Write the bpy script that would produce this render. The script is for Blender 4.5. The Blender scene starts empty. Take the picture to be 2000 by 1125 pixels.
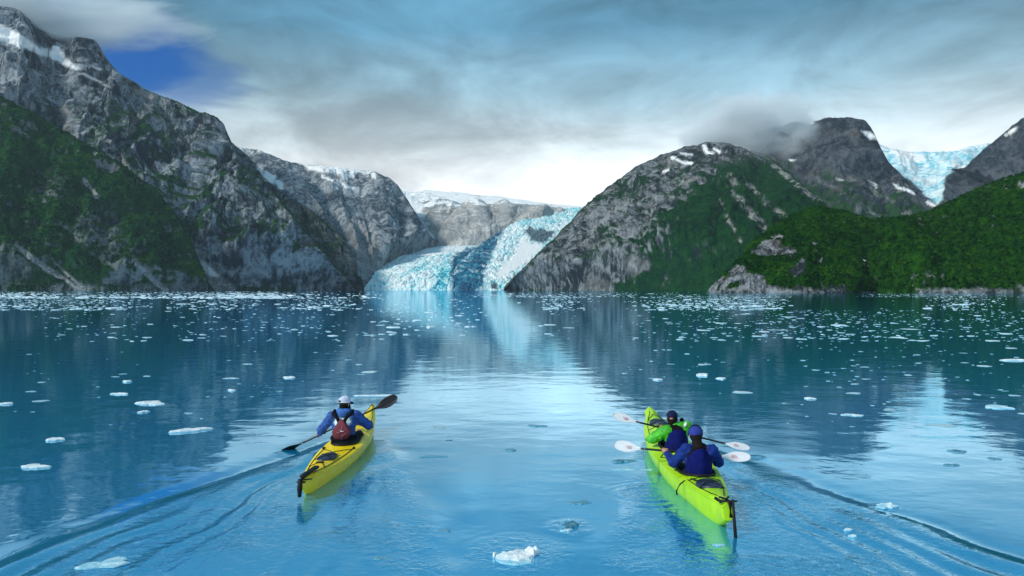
import bpy, bmesh, math, random
import numpy as np
from mathutils import Vector, Matrix

SC = bpy.context.scene
COL = SC.collection
R = math.radians

# ------------------------------------------------------------------ camera
CAM_H = 2.75          # eye height above the water
FPX = 1333.3          # focal length in pixels of the 2000 px wide photograph (24 mm on 36 mm)
HOR = 565.0           # row of the horizon in the photograph
cam_d = bpy.data.cameras.new('camera')
cam_d.lens = 24.0
cam_d.sensor_width = 36.0
cam_d.clip_start = 0.1
cam_d.clip_end = 60000
cam = bpy.data.objects.new('camera', cam_d)
COL.objects.link(cam)
cam.location = (0, 0, CAM_H)
cam.rotation_euler = (R(90) + math.atan((HOR - 562.5) / FPX), 0, 0)
SC.camera = cam

# ------------------------------------------------------------------ light
SUN_EL, SUN_AZ = R(40), R(-118)       # azimuth clockwise from +Y (behind and left of the camera)
sdir = Vector((math.sin(SUN_AZ) * math.cos(SUN_EL), math.cos(SUN_AZ) * math.cos(SUN_EL), math.sin(SUN_EL)))
sun_d = bpy.data.lights.new('sun', 'SUN')
sun_d.energy = 1.5
sun_d.angle = R(10)
sun_d.color = (1.0, 0.93, 0.82)
sun = bpy.data.objects.new('sun', sun_d)
COL.objects.link(sun)
sun.location = (0, 0, 300)
sun.rotation_euler = (-sdir).to_track_quat('-Z', 'Y').to_euler()

def lin(r, g, b):
    f = lambda c: (c / 255 / 12.92) if c / 255 <= 0.04045 else ((c / 255 + 0.055) / 1.055) ** 2.4
    return (f(r), f(g), f(b), 1.0)

class NT:
    """small helper round a node tree"""
    def __init__(self, tree):
        self.t = tree
        self.t.nodes.clear()
    def n(self, kind, **kw):
        nd = self.t.nodes.new(kind)
        for k, v in kw.items():
            setattr(nd, k, v)
        return nd
    def l(self, a, b):
        self.t.links.new(a, b)
    def val(self, sock, v):
        if hasattr(v, 'is_output') or isinstance(v, bpy.types.NodeSocket):
            self.l(v, sock)
        else:
            sock.default_value = v
    def math(self, op, a, b=0.0, c=None, clamp=False):
        nd = self.n('ShaderNodeMath', operation=op, use_clamp=clamp)
        self.val(nd.inputs[0], a); self.val(nd.inputs[1], b)
        if c is not None: self.val(nd.inputs[2], c)
        return nd.outputs[0]
    def vmath(self, op, a, b=None):
        nd = self.n('ShaderNodeVectorMath', operation=op)
        self.val(nd.inputs[0], a)
        if b is not None: self.val(nd.inputs[3] if op == 'SCALE' else nd.inputs[1], b)
        return nd.outputs[1] if op in ('DOT_PRODUCT', 'LENGTH', 'DISTANCE') else nd.outputs[0]
    def maprange(self, v, a, b, c=0.0, d=1.0, smooth=True):
        nd = self.n('ShaderNodeMapRange')
        nd.interpolation_type = 'SMOOTHSTEP' if smooth else 'LINEAR'
        self.val(nd.inputs[0], v)
        for i, x in enumerate((a, b, c, d)): self.val(nd.inputs[i + 1], x)
        return nd.outputs[0]
    def mix(self, f, a, b, blend='MIX'):
        nd = self.n('ShaderNodeMix', data_type='RGBA', blend_type=blend)
        nd.clamp_factor = True
        self.val(nd.inputs[0], f); self.val(nd.inputs[6], a); self.val(nd.inputs[7], b)
        return nd.outputs[2]
    def noise(self, vec, scale, detail=4, rough=0.55, dist=0.0, kind='FBM'):
        nd = self.n('ShaderNodeTexNoise')
        nd.noise_type = kind
        self.val(nd.inputs['Vector'], vec)
        nd.inputs['Scale'].default_value = scale
        nd.inputs['Detail'].default_value = detail
        nd.inputs['Roughness'].default_value = rough
        nd.inputs['Distortion'].default_value = dist
        return nd.outputs[0]
    def ramp(self, f, stops):
        nd = self.n('ShaderNodeValToRGB')
        e = nd.color_ramp.elements
        while len(e) < len(stops): e.new(0.5)
        for i, (p, c) in enumerate(stops):
            e[i].position = p; e[i].color = c
        self.val(nd.inputs[0], f)
        return nd.outputs[0]

# ------------------------------------------------------------------ sky: cloud deck over a clear sky
W = bpy.data.worlds.new('World')
SC.world = W
W.use_nodes = True
T = NT(W.node_tree)
out = T.n('ShaderNodeOutputWorld')
bg = T.n('ShaderNodeBackground')
bg.inputs[1].default_value = 0.1
T.l(bg.outputs[0], out.inputs[0])
tc = T.n('ShaderNodeTexCoord')
D = tc.outputs['Generated']
sep = T.n('ShaderNodeSeparateXYZ'); T.l(D, sep.inputs[0])
zz = T.math('MAXIMUM', sep.outputs[2], 0.0)
inv = T.math('DIVIDE', 1.0, T.math('ADD', zz, 0.16))
flat = T.vmath('MULTIPLY', T.vmath('SCALE', D, inv), (1.0, 1.0, 0.0))
n1 = T.noise(T.vmath('MULTIPLY', flat, (0.8, 1.0, 1.0)), 0.42, 5, 0.50, 0.3)
n2 = T.noise(T.vmath('MULTIPLY', T.vmath('ADD', D, (7.3, 2.1, 0.4)), (1.0, 1.0, 2.6)), 2.1, 5, 0.5, 0.4)
cl = T.math('ADD', T.math('MULTIPLY', n1, 0.62), T.math('MULTIPLY', n2, 0.38))
zc = T.math('ADD', zz, T.math('MULTIPLY', T.math('SUBTRACT', n2, 0.5), 0.07))
grad = T.ramp(zc, [(0.0, (1.5, 1.52, 1.52, 1)), (0.115, (1.32, 1.37, 1.39, 1)), (0.155, (1.06, 1.12, 1.15, 1)),
                   (0.205, lin(212, 229, 237)), (0.265, lin(158, 197, 216)), (0.35, lin(96, 152, 183)),
                   (0.60, lin(90, 145, 176)), (1.0, lin(108, 158, 186))])
wisp = T.noise(T.vmath('MULTIPLY', D, (1.0, 1.0, 2.3)), 4.8, 8, 0.60, 0.45)
cl = T.math('ADD', T.math('MULTIPLY', cl, 0.58), T.math('MULTIPLY', wisp, 0.42))
bright = T.maprange(cl, 0.37, 0.63, 0.55, 1.42)
cloudc = T.vmath('SCALE', grad, T.math('MULTIPLY', bright, 10.0 / 2.3))
# the tears in the deck where the clear sky shows: one large to the left, small ones beside it
def blob(px, py, r0, r1, sx=1.0):
    v = Vector(((px - 1000) / FPX, 1.0, (HOR - py) / FPX)).normalized()
    d = T.vmath('SUBTRACT', D, tuple(v))
    d = T.vmath('MULTIPLY', d, (sx, 1.0, 1.0))
    ln = T.math('ADD', T.vmath('LENGTH', d), T.math('MULTIPLY', T.math('SUBTRACT', T.math('ADD', T.math('MULTIPLY', n2, 0.5), T.math('MULTIPLY', wisp, 0.5)), 0.5), 0.26))
    return T.maprange(ln, r0, r1, 1.0, 0.0)
gap = T.math('MAXIMUM', blob(252, 120, 0.010, 0.070, 0.62), T.math('MULTIPLY', blob(345, 170, 0.002, 0.045, 0.5), 0.6))
gap = T.math('MAXIMUM', gap, T.math('MULTIPLY', blob(112, 18, 0.005, 0.03, 0.8), 0.75))
sky = T.n('ShaderNodeTexSky', sky_type='NISHITA')
sky.sun_disc = False
sky.sun_elevation = SUN_EL
sky.sun_rotation = SUN_AZ
sky.altitude = 50
sky.ozone_density = 3.0
clear = T.mix(1.0, sky.outputs[0], (0.0, 0.175, 0.44, 1.0), 'MULTIPLY')
final = T.mix(gap, cloudc, clear)
T.l(final, bg.inputs[0])

# ------------------------------------------------------------------ colour management and sampling
SC.view_settings.view_transform = 'Standard'
SC.view_settings.look = 'None'
SC.view_settings.exposure = 1.2
SC.view_settings.gamma = 1.0
SC.view_settings.use_curve_mapping = False
SC.cycles.max_bounces = 6
SC.cycles.diffuse_bounces = 2
SC.cycles.glossy_bounces = 3
SC.cycles.transmission_bounces = 3
SC.cycles.transparent_max_bounces = 6
SC.cycles.volume_bounces = 3

# ================================================================== helpers
def U(px, py, Y):
    """point seen at a pixel of the photograph, Y metres ahead"""
    return ((px - 1000) / FPX * Y, Y, CAM_H - (py - HOR) / FPX * Y)

def G(px, py, z=0.0):
    """point of height z seen at a pixel below the horizon"""
    Y = (CAM_H - z) * FPX / (py - HOR)
    return ((px - 1000) / FPX * Y, Y, z)

def sstep(a, b, x):
    t = np.clip((x - a) / (b - a), 0, 1)
    return t * t * (3 - 2 * t)

def _hash(ix, iy, iz, seed):
    h = (ix.astype(np.uint32) * np.uint32(374761393) + iy.astype(np.uint32) * np.uint32(668265263)
         + iz.astype(np.uint32) * np.uint32(2147483647) + np.uint32((seed * 144665) & 0xffffffff))
    h = (h ^ (h >> np.uint32(13))) * np.uint32(1274126177)
    h = (h ^ (h >> np.uint32(16))) * np.uint32(2246822519)
    return h ^ (h >> np.uint32(15))

_GR = np.array([[1,1,0],[-1,1,0],[1,-1,0],[-1,-1,0],[1,0,1],[-1,0,1],[1,0,-1],[-1,0,-1],
                [0,1,1],[0,-1,1],[0,1,-1],[0,-1,-1],[1,1,0],[-1,1,0],[0,-1,1],[0,-1,-1]], np.float32)

def gnoise(P, seed=0):
    """gradient noise in about -1..1 at the points P (n,3)"""
    P = np.asarray(P, np.float64)
    i = np.floor(P).astype(np.int64)
    f = (P - i).astype(np.float32)
    w = f * f * f * (f * (f * 6 - 15) + 10)
    out = 0
    for dx in (0, 1):
        wx = w[:, 0] if dx else 1 - w[:, 0]
        for dy in (0, 1):
            wy = w[:, 1] if dy else 1 - w[:, 1]
            for dz in (0, 1):
                wz = w[:, 2] if dz else 1 - w[:, 2]
                g = _GR[_hash(i[:, 0] + dx, i[:, 1] + dy, i[:, 2] + dz, seed) & np.uint32(15)]
                d = g[:, 0] * (f[:, 0] - dx) + g[:, 1] * (f[:, 1] - dy) + g[:, 2] * (f[:, 2] - dz)
                out = out + d * (wx * wy * wz)
    return out

def fbm(P, L, octaves=4, gain=0.5, seed=0, ridged=False):
    P = np.asarray(P) / L
    a, s, tot = 1.0, 0.0, 0.0
    for o in range(octaves):
        v = gnoise(P * (2.03 ** o) + 17.3 * o, seed + o)
        if ridged: v = 1 - 2.2 * np.abs(v)
        s = s + a * v
        tot += a
        a *= gain
    return s / tot

def worley(P, L, seed=0):
    """distance to nearest and second nearest feature point, and the cell's random value"""
    P = np.asarray(P) / L
    i = np.floor(P).astype(np.int64)
    f1 = np.full(len(P), 9.0); f2 = np.full(len(P), 9.0); idv = np.zeros(len(P))
    for dx in (-1, 0, 1):
        for dy in (-1, 0, 1):
            for dz in (-1, 0, 1):
                c = i + np.array([dx, dy, dz])
                h = _hash(c[:, 0], c[:, 1], c[:, 2], seed)
                q = np.stack([(h & np.uint32(1023)) / 1023.0, ((h >> np.uint32(10)) & np.uint32(1023)) / 1023.0,
                              ((h >> np.uint32(20)) & np.uint32(1023)) / 1023.0], 1)
                d = np.sqrt(((c + q - P) ** 2).sum(1))
                near = d < f1
                f2 = np.where(near, f1, np.minimum(f2, d))
                idv = np.where(near, ((h >> np.uint32(5)) & np.uint32(255)) / 255.0, idv)
                f1 = np.where(near, d, f1)
    return f1, f2, idv

def pmask(px, py, poly, soft=6.0):
    """soft inside mask of a polygon"""
    poly = np.asarray(poly, float)
    n = len(poly)
    inside = np.zeros(len(px), bool)
    dist = np.full(len(px), 1e9)
    for k in range(n):
        x0, y0 = poly[k]; x1, y1 = poly[(k + 1) % n]
        if y0 != y1:
            c = ((y0 > py) != (y1 > py)) & (px < (x1 - x0) * (py - y0) / (y1 - y0) + x0)
            inside ^= c
        dx, dy = x1 - x0, y1 - y0
        t = np.clip(((px - x0) * dx + (py - y0) * dy) / max(dx * dx + dy * dy, 1e-9), 0, 1)
        dist = np.minimum(dist, np.hypot(px - x0 - t * dx, py - y0 - t * dy))
    sd = np.where(inside, dist, -dist)
    return sstep(-soft, soft, sd)

def lmask(px, py, line, w, soft=3.0):
    """soft mask along a polyline"""
    dist = np.full(len(px), 1e9)
    for (x0, y0), (x1, y1) in zip(line[:-1], line[1:]):
        dx, dy = x1 - x0, y1 - y0
        t = np.clip(((px - x0) * dx + (py - y0) * dy) / max(dx * dx + dy * dy, 1e-9), 0, 1)
        dist = np.minimum(dist, np.hypot(px - x0 - t * dx, py - y0 - t * dy))
    return 1 - sstep(w, w + soft, dist)

def mesh_np(name, V, F, mat=None, parent=None, smooth=True, attrs=None, mi=None):
    """one mesh object from arrays; F is (n,4) or (n,3) or a list of both"""
    me = bpy.data.meshes.new(name)
    V = np.asarray(V, np.float32)
    Fs = F if isinstance(F, list) else [F]
    Fs = [np.asarray(f, np.int32) for f in Fs if len(f)]
    me.vertices.add(len(V))
    me.vertices.foreach_set('co', V.ravel())
    tot = np.concatenate([np.full(len(f), f.shape[1], np.int32) for f in Fs])
    idx = np.concatenate([f.ravel() for f in Fs])
    me.loops.add(len(idx))
    me.loops.foreach_set('vertex_index', idx)
    me.polygons.add(len(tot))
    me.polygons.foreach_set('loop_start', np.concatenate([[0], np.cumsum(tot)[:-1]]).astype(np.int32))
    me.polygons.foreach_set('loop_total', tot)
    me.polygons.foreach_set('use_smooth', np.full(len(tot), smooth))
    if mi is not None: me.polygons.foreach_set('material_index', np.asarray(mi, np.int32))
    for k, a in (attrs or {}).items():
        at = me.attributes.new(k, 'FLOAT', 'POINT')
        at.data.foreach_set('value', np.asarray(a, np.float32))
    me.update(calc_edges=True)
    me.validate()
    for m in (mat if isinstance(mat, (list, tuple)) else [mat]):
        if m: me.materials.append(m)
    ob = bpy.data.objects.new(name, me)
    COL.objects.link(ob)
    if parent: ob.parent = parent
    return ob

def tag(o, label=None, cat=None, group=None, kind=None):
    if label: o['label'] = label
    if cat: o['category'] = cat
    if group: o['group'] = group
    if kind: o['kind'] = kind
    return o

def empty(name, loc=(0, 0, 0), rz=0.0):
    o = bpy.data.objects.new(name, None)
    o.empty_display_size = 0.2
    COL.objects.link(o)
    o.location = loc
    o.rotation_euler = (0, 0, rz)
    return o

def grid_faces(nu, nv):
    a = (np.arange(nv - 1)[:, None] * nu + np.arange(nu - 1)[None, :]).ravel()
    return np.stack([a, a + 1, a + 1 + nu, a + nu], 1)

def new_mat(name):
    m = bpy.data.materials.new(name)
    m.use_nodes = True
    t = NT(m.node_tree)
    o = t.n('ShaderNodeOutputMaterial')
    b = t.n('ShaderNodeBsdfPrincipled')
    t.l(b.outputs[0], o.inputs[0])
    return m, t, b, o

def simple_mat(name, col, rough=0.5, var=0.12, scale=8.0, bump=0.0, bscale=60.0, metal=0.0, spec=0.5):
    m, t, b, o = new_mat(name)
    tc = t.n('ShaderNodeTexCoord').outputs['Object']
    n = t.noise(tc, scale, 4, 0.6)
    k = t.maprange(n, 0.3, 0.7, 1 - var, 1 + var)
    c = t.vmath('SCALE', (col[0], col[1], col[2]), k)
    t.l(c, b.inputs['Base Color'])
    b.inputs['Roughness'].default_value = rough
    b.inputs['Metallic'].default_value = metal
    b.inputs['Specular IOR Level'].default_value = spec
    if bump:
        bn = t.n('ShaderNodeBump')
        bn.inputs['Strength'].default_value = 1.0
        bn.inputs['Distance'].default_value = bump
        t.l(t.noise(tc, bscale, 3), bn.inputs['Height'])
        t.l(bn.outputs[0], b.inputs['Normal'])
    return m

# ================================================================== terrain
def terrain_mat(name, dark, light, veg_a, veg_b, tex=1.0, rust=0.35):
    """rock, plants, scree, snow and ice mixed by the surface's own attributes"""
    m, t, b, o = new_mat(name)
    P = t.n('ShaderNodeTexCoord').outputs['Object']
    A = lambda k: t.n('ShaderNodeAttribute', attribute_name=k).outputs['Fac']
    big = t.noise(P, 0.006 * tex, 5, 0.6, 0.6)
    mid = t.noise(P, 0.03 * tex, 6, 0.65, 0.8)
    fine = t.noise(P, 0.16 * tex, 4, 0.65)
    streak = t.noise(t.vmath('MULTIPLY', P, (1.0, 1.0, 0.22)), 0.10 * tex, 5, 0.7, 0.5)
    k = t.math('ADD', t.math('MULTIPLY', big, 0.30), t.math('MULTIPLY', mid, 0.40))
    k = t.math('ADD', k, t.math('MULTIPLY', streak, 0.30))
    rock = t.mix(t.maprange(k, 0.44, 0.57), dark, light)
    rock = t.mix(t.maprange(fine, 0.52, 0.72, 0.0, 0.75), rock, tuple(c * 0.30 for c in dark[:3]) + (1,))
    rock = t.mix(t.maprange(t.noise(P, 0.012 * tex, 3, 0.5), 0.55, 0.75, 0.0, rust), rock, (0.16, 0.135, 0.115, 1))
    vn = t.noise(P, 0.05 * tex, 5, 0.65)
    vf = t.noise(P, 0.30 * tex, 3, 0.6)
    veg = t.mix(t.maprange(vn, 0.35, 0.68), veg_a, veg_b)
    veg = t.mix(t.maprange(vf, 0.40, 0.70, 0.0, 0.7), veg, tuple(c * 0.35 for c in veg_a[:3]) + (1,))
    scree = t.mix(t.maprange(fine, 0.35, 0.65), (0.13, 0.14, 0.145, 1), (0.36, 0.365, 0.355, 1))
    ice = t.mix(t.maprange(mid, 0.35, 0.62), (0.10, 0.50, 0.66, 1), (0.62, 0.86, 0.93, 1))
    c = t.mix(A('scree'), rock, scree)
    c = t.mix(A('veg'), c, veg)
    c = t.mix(A('ice'), c, ice)
    c = t.mix(A('snow'), c, (0.86, 0.90, 0.93, 1))
    t.l(c, b.inputs['Base Color'])
    b.inputs['Roughness'].default_value = 0.9
    b.inputs['Specular IOR Level'].default_value = 0.0
    bn = t.n('ShaderNodeBump')
    bn.inputs['Strength'].default_value = 1.0
    bn.inputs['Distance'].default_value = 11.0 / tex
    t.l(t.math('ADD', t.math('MULTIPLY', mid, 0.6), t.math('MULTIPLY', fine, 0.45)), bn.inputs['Height'])
    t.l(bn.outputs[0], b.inputs['Normal'])
    return m

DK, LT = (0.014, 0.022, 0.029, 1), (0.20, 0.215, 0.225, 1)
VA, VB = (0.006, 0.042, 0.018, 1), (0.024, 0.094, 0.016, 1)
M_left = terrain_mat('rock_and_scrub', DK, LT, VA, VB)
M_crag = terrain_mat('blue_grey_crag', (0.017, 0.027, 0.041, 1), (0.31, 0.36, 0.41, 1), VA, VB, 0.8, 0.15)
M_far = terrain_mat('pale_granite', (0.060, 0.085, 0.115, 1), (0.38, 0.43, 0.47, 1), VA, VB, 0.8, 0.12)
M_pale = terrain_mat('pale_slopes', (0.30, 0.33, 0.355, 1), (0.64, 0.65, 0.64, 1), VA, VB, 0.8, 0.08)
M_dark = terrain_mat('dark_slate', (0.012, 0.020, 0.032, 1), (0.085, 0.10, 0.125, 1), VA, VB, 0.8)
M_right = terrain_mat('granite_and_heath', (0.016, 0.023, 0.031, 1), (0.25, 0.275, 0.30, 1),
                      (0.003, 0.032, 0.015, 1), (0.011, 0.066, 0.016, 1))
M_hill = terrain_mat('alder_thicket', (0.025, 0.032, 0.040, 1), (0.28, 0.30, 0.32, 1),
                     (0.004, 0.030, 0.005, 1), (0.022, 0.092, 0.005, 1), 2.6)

def resample(row, u):
    row = np.asarray(row, float)
    seg = np.hypot(np.diff(row[:, 0]), np.diff(row[:, 1])) + 1e-6
    s = np.concatenate([[0], np.cumsum(seg)]); s /= s[-1]
    return np.stack([np.interp(u, s, row[:, k]) for k in range(3)], 1)

def to_xyz(a):
    X = (a[..., 0] - 1000) / FPX * a[..., 2]
    Z = CAM_H - (a[..., 1] - HOR) / FPX * a[..., 2]
    return np.stack([X, a[..., 2], Z], -1)

def normals(P):
    du = np.gradient(P, axis=1); dv = np.gradient(P, axis=0)
    N = np.cross(du, dv)
    return N / (np.linalg.norm(N, axis=-1, keepdims=True) + 1e-9)

def proj(P):
    return 1000 + P[..., 0] / P[..., 1] * FPX, HOR - (P[..., 2] - CAM_H) / P[..., 1] * FPX

def patch(rows, ridge_i, nu, nvs, back=0.35):
    """rows of (pixel x, pixel y, metres ahead) from the foot to the crest and over it"""
    uu = np.linspace(0, 1, 2000)
    r = resample(rows[ridge_i], uu)
    wgt = np.where((r[:, 0] > -60) & (r[:, 0] < 2060), 1.0, 0.12)
    c = np.cumsum(wgt); c = (c - c[0]) / (c[-1] - c[0])
    u = np.interp(np.linspace(0, 1, nu), c, uu)
    X = [to_xyz(resample(row, u)) for row in rows]
    # the far side falls away behind the crest
    crest = X[ridge_i]
    drop = np.maximum(crest[:, 2] + 4, 12)
    bk = crest + np.stack([0 * drop, drop * 1.1 + 60, -drop], 1)
    X = X[:ridge_i + 1] + [bk]
    nvs = list(nvs[:ridge_i]) + [max(8, int(sum(nvs) * 0.045))]
    parts, vv = [], []
    for k in range(len(X) - 1):
        t = np.linspace(0, 1, nvs[k], endpoint=(k == len(X) - 2))
        if k == len(X) - 2: t = t ** 1.6
        parts.append(X[k][None] * (1 - t)[:, None, None] + X[k + 1][None] * t[:, None, None])
        vv.append((k + t) / ridge_i)
    P = np.concatenate(parts); v = np.concatenate(vv)
    return P, u, v

TERR = {}
def terrain(name, rows, mat, nu, nvs, big=0.10, mid=0.12, fine=0.16, gully=0.06, seed=0, masks=None, crest=0.10,
            bush=0.0, sizes=(110, 34, 9), foot_keep=0.06, post=None):
    ri = len(rows) - 1
    P, u, v = patch(rows, ri, nu, nvs)
    nv = len(v)
    mpp = np.median([p[2] for r in rows for p in r if -100 < p[0] < 2100]) / FPX
    L1, L2, L3 = [s * mpp for s in sizes]
    # soften the kinks between rows
    for _ in range(6):
        P[1:-1] = np.where((np.abs(v[1:-1] - 1) > 0.02)[:, None, None], 0.5 * P[1:-1] + 0.25 * (P[2:] + P[:-2]), P[1:-1])
    N = normals(P)
    Q = P.reshape(-1, 3)
    vq = np.repeat(v, nu)
    uq = np.tile(u, nv)
    keep = crest + (1 - crest) * sstep(0.0, 0.16, np.abs(vq - 1))
    keep = keep * (foot_keep + (1 - foot_keep) * sstep(0, 0.10, vq))
    warp = np.stack([fbm(Q, L1 * 0.7, 2, seed=seed + 50 + k) for k in range(3)], 1) * L1 * 0.22
    d = big * L1 * fbm(Q + warp, L1, 3, seed=seed + 1, ridged=True)
    d += mid * L2 * fbm(Q + 0.6 * warp, L2, 3, seed=seed + 11, ridged=True)
    if gully:
        wid = np.linalg.norm(P[0, -1] - P[0, 0]) + np.linalg.norm(P[v.searchsorted(1.0) - 1, -1] - P[v.searchsorted(1.0) - 1, 0])
        C = np.stack([uq * wid * 0.5, vq * wid * 0.5 * 0.11, np.zeros(len(Q))], 1)
        C[:, 0] += warp[:, 0] * 0.8
        d += gully * L1 * fbm(C, L2 * 1.3, 3, seed=seed + 21, ridged=True)
        C[:, 0] += warp[:, 1]
        d += gully * 1.9 * L1 * fbm(C * np.array([1.0, 0.7, 1.0]), L1 * 1.1, 2, seed=seed + 27, ridged=True)
    d = d * keep
    d += fine * L3 * fbm(Q, L3, 3, gain=0.6, seed=seed + 31, ridged=True) * (0.45 + 0.55 * keep)
    P = (Q + N.reshape(-1, 3) * d[:, None]).reshape(nv, nu, 3)
    # keep the outline where the ridge line is: high ground is worn back to it
    rr = resample(rows[-1], np.linspace(0, 1, 1500))
    px, py = proj(P)
    jag = np.stack([np.linspace(-2000, 4000, 6000), np.full(6000, seed * 3.7), np.zeros(6000)], 1)
    jag = 5.0 * fbm(jag, 34.0, 2, seed=seed + 91) + 3.0 * fbm(jag, 9.0, 2, seed=seed + 93)
    sil = np.interp(px, rr[:, 0], rr[:, 1], left=(580 if rr[0, 1] > 555 else rr[0, 1]), right=(580 if rr[-1, 1] > 555 else rr[-1, 1]))
    ex = sil + 1.5 + np.interp(px, np.linspace(-2000, 4000, 6000), jag) * crest * 10 * sstep(560, 520, sil) - py
    cut_ = np.where(ex > 0, ex - 3.5 * np.tanh(ex / 10.0), 0.0)
    P[..., 2] -= cut_ / FPX * P[..., 1]
    N2 = normals(P)
    nz = N2[..., 2].ravel()
    Q = P.reshape(-1, 3)
    px, py = proj(P); px = px.ravel(); py = py.ravel()
    wob = 1.0
    jx = fbm(Q, L2, 3, seed=seed + 61) * 16; jy = fbm(Q, L2, 3, seed=seed + 67) * 16
    env = dict(px=px, py=py, jx=px + jx, jy=py + jy, nz=nz, u=uq, v=vq, Q=Q, L1=L1, L2=L2, L3=L3,
               n1=fbm(Q, L2 * 1.5, 4, seed=seed + 71), n2=fbm(Q, L3 * 1.2, 3, seed=seed + 77), mpp=mpp)
    at = dict(veg=np.zeros(len(Q)), snow=np.zeros(len(Q)), scree=np.zeros(len(Q)), ice=np.zeros(len(Q)))
    if masks: at.update({k: np.clip(x, 0, 1) for k, x in masks(env).items()})
    if bush:
        f1, f2, idv = worley(Q, bush * mpp, seed + 5)
        h = (1 - np.clip(f1, 0, 1)) * bush * mpp * 0.95 * (0.35 + idv)
        h += fbm(Q, bush * mpp * 0.35, 2, seed=seed + 81) * bush * mpp * 0.16
        Q = Q + (N2.reshape(-1, 3) * 0.5 + np.array([0, 0, 0.5])) * (h * at['veg'])[:, None]
    if post: Q = post(Q, env, at)
    TERR[name] = (Q, at['veg'], N2.reshape(-1, 3), vq)
    Q = Q.copy(); Q[:nu, 2] = -30.0          # the foot goes on below the water
    o = mesh_np(name, Q, grid_faces(nu, nv), mat, attrs=at)
    tag(o, kind='structure')
    return o

def edge(a, x, s):          # contrasty threshold
    return sstep(x - s, x + s, a)

# ---- the rocky mountain on the left, its top in the cloud
def m_left(e):
    low = sstep(210, 420, e['py'] - 0.25 * (e['px'] - 200))
    veg = edge(0.62 * e['n1'] + 0.45 * e['n2'] + 0.55 * (e['nz'] - 0.52) + 0.26 * low - 0.20, 0.0, 0.06)
    veg = np.maximum(veg, 0.9 * pmask(e['jx'], e['jy'], [(190, 230), (300, 190), (350, 250), (320, 330), (210, 330), (140, 270)], 10) * edge(e['n2'] + e['n1'], -0.02, 0.1))
    veg = veg * sstep(150, 240, e['py'] + 0.05 * e['px'])
    sn = pmask(e['px'] + 0.4 * (e['jx'] - e['px']), e['py'] + 0.4 * (e['jy'] - e['py']),
               [(-80, 10), (5, 50), (45, 68), (80, 95), (112, 90), (122, 108), (150, 132), (185, 158), (215, 170), (170, 146), (120, 125), (85, 108), (40, 90), (-80, 60)], 2.5)
    sn = np.maximum(sn, 0.9 * lmask(e['jx'], e['jy'], [(-20, 70), (30, 84), (62, 100)], 1.2, 2))
    sc = lmask(e['jx'], e['jy'], [(120, 205), (135, 232), (125, 255)], 4, 4)
    sc = np.maximum(sc, lmask(e['jx'], e['jy'], [(215, 285), (245, 330), (300, 400), (350, 450), (385, 505)], 6, 8) * edge(e['n2'] + 0.6 * e['n1'], -0.12, 0.12))
    sc = np.maximum(sc, pmask(e['px'], e['py'], [(385, 505), (402, 512), (432, 540), (475, 569), (392, 572), (398, 545)], 3))
    sc = np.maximum(sc, 0.9 * lmask(e['jx'], e['jy'], [(270, 180), (300, 195), (270, 235), (245, 265)], 5, 5))
    sn = np.maximum(sn, pmask(e['px'], e['py'], [(387, 506), (402, 514), (430, 540), (410, 540), (398, 528)], 2))
    return dict(veg=veg * (1 - sn) * (1 - sc), snow=sn, scree=sc)
terrain('mountain_left', [
    [(-1000, 569, 1150), (-300, 568, 1380), (0, 568, 1500), (250, 568, 1560), (450, 568, 1620), (590, 568, 1690), (700, 568, 1780)],
    [(-1000, 60, 2000), (-300, 40, 2200), (-60, 5, 2320), (30, 18, 2340), (80, 58, 2330), (120, 72, 2320), (160, 70, 2300), (187, 78, 2290), (199, 100, 2290), (212, 128, 2300),
     (240, 151, 2300), (300, 184, 2280), (370, 214, 2240), (418, 232, 2180), (437, 244, 2150), (447, 275, 2120), (470, 325, 2080), (515, 360, 2020), (560, 412, 1960),
     (608, 472, 1880), (652, 524, 1830), (688, 565, 1795)]],
    M_crag, 600, [350], big=0.26, mid=0.30, fine=0.30, gully=0.27, seed=3, masks=m_left, bush=5)

# ---- the green spur in front of it
def m_spur(e):
    veg = edge(0.60 * e['n1'] + 0.40 * e['n2'] + 0.50 * (e['nz'] - 0.42) + 0.30, 0.0, 0.06)
    rk = pmask(e['jx'], e['jy'], [(150, 430), (220, 400), (235, 470), (240, 540), (180, 500)], 14)
    rk = np.maximum(rk, pmask(e['jx'], e['jy'], [(-40, 470), (40, 480), (75, 520), (20, 560), (-60, 560)], 10))
    rk = np.maximum(rk, pmask(e['jx'], e['jy'], [(75, 350), (130, 345), (120, 385), (80, 380)], 7))
    rk = np.maximum(rk, sstep(552, 564, e['py'] + 8 * e['n1']) * edge(e['n1'] + e['n2'], -0.02, 0.12))
    veg = veg * (1 - 0.9 * rk * edge(e['n2'] + 0.6 * e['n1'], -0.10, 0.1))
    sc = np.zeros(len(veg))
    for ln, w in (([(30, 478), (60, 505), (110, 540), (165, 569)], 2.5), ([(42, 485), (90, 520), (150, 562)], 1.5), ([(262, 510), (285, 535), (325, 569)], 4.5),
                  ([(108, 515), (140, 545), (175, 568)], 2.0), ([(165, 352), (190, 385)], 3.5), ([(185, 300), (205, 275)], 3)):
        sc = np.maximum(sc, lmask(e['px'] + 0.3 * (e['jx'] - e['px']), e['py'], ln, w, 2.5))
    sc = np.maximum(sc, 0.35 * (e['py'] > 565.5) * edge(e['n2'], 0.0, 0.1))
    return dict(veg=veg * (1 - sc), scree=sc)
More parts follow.
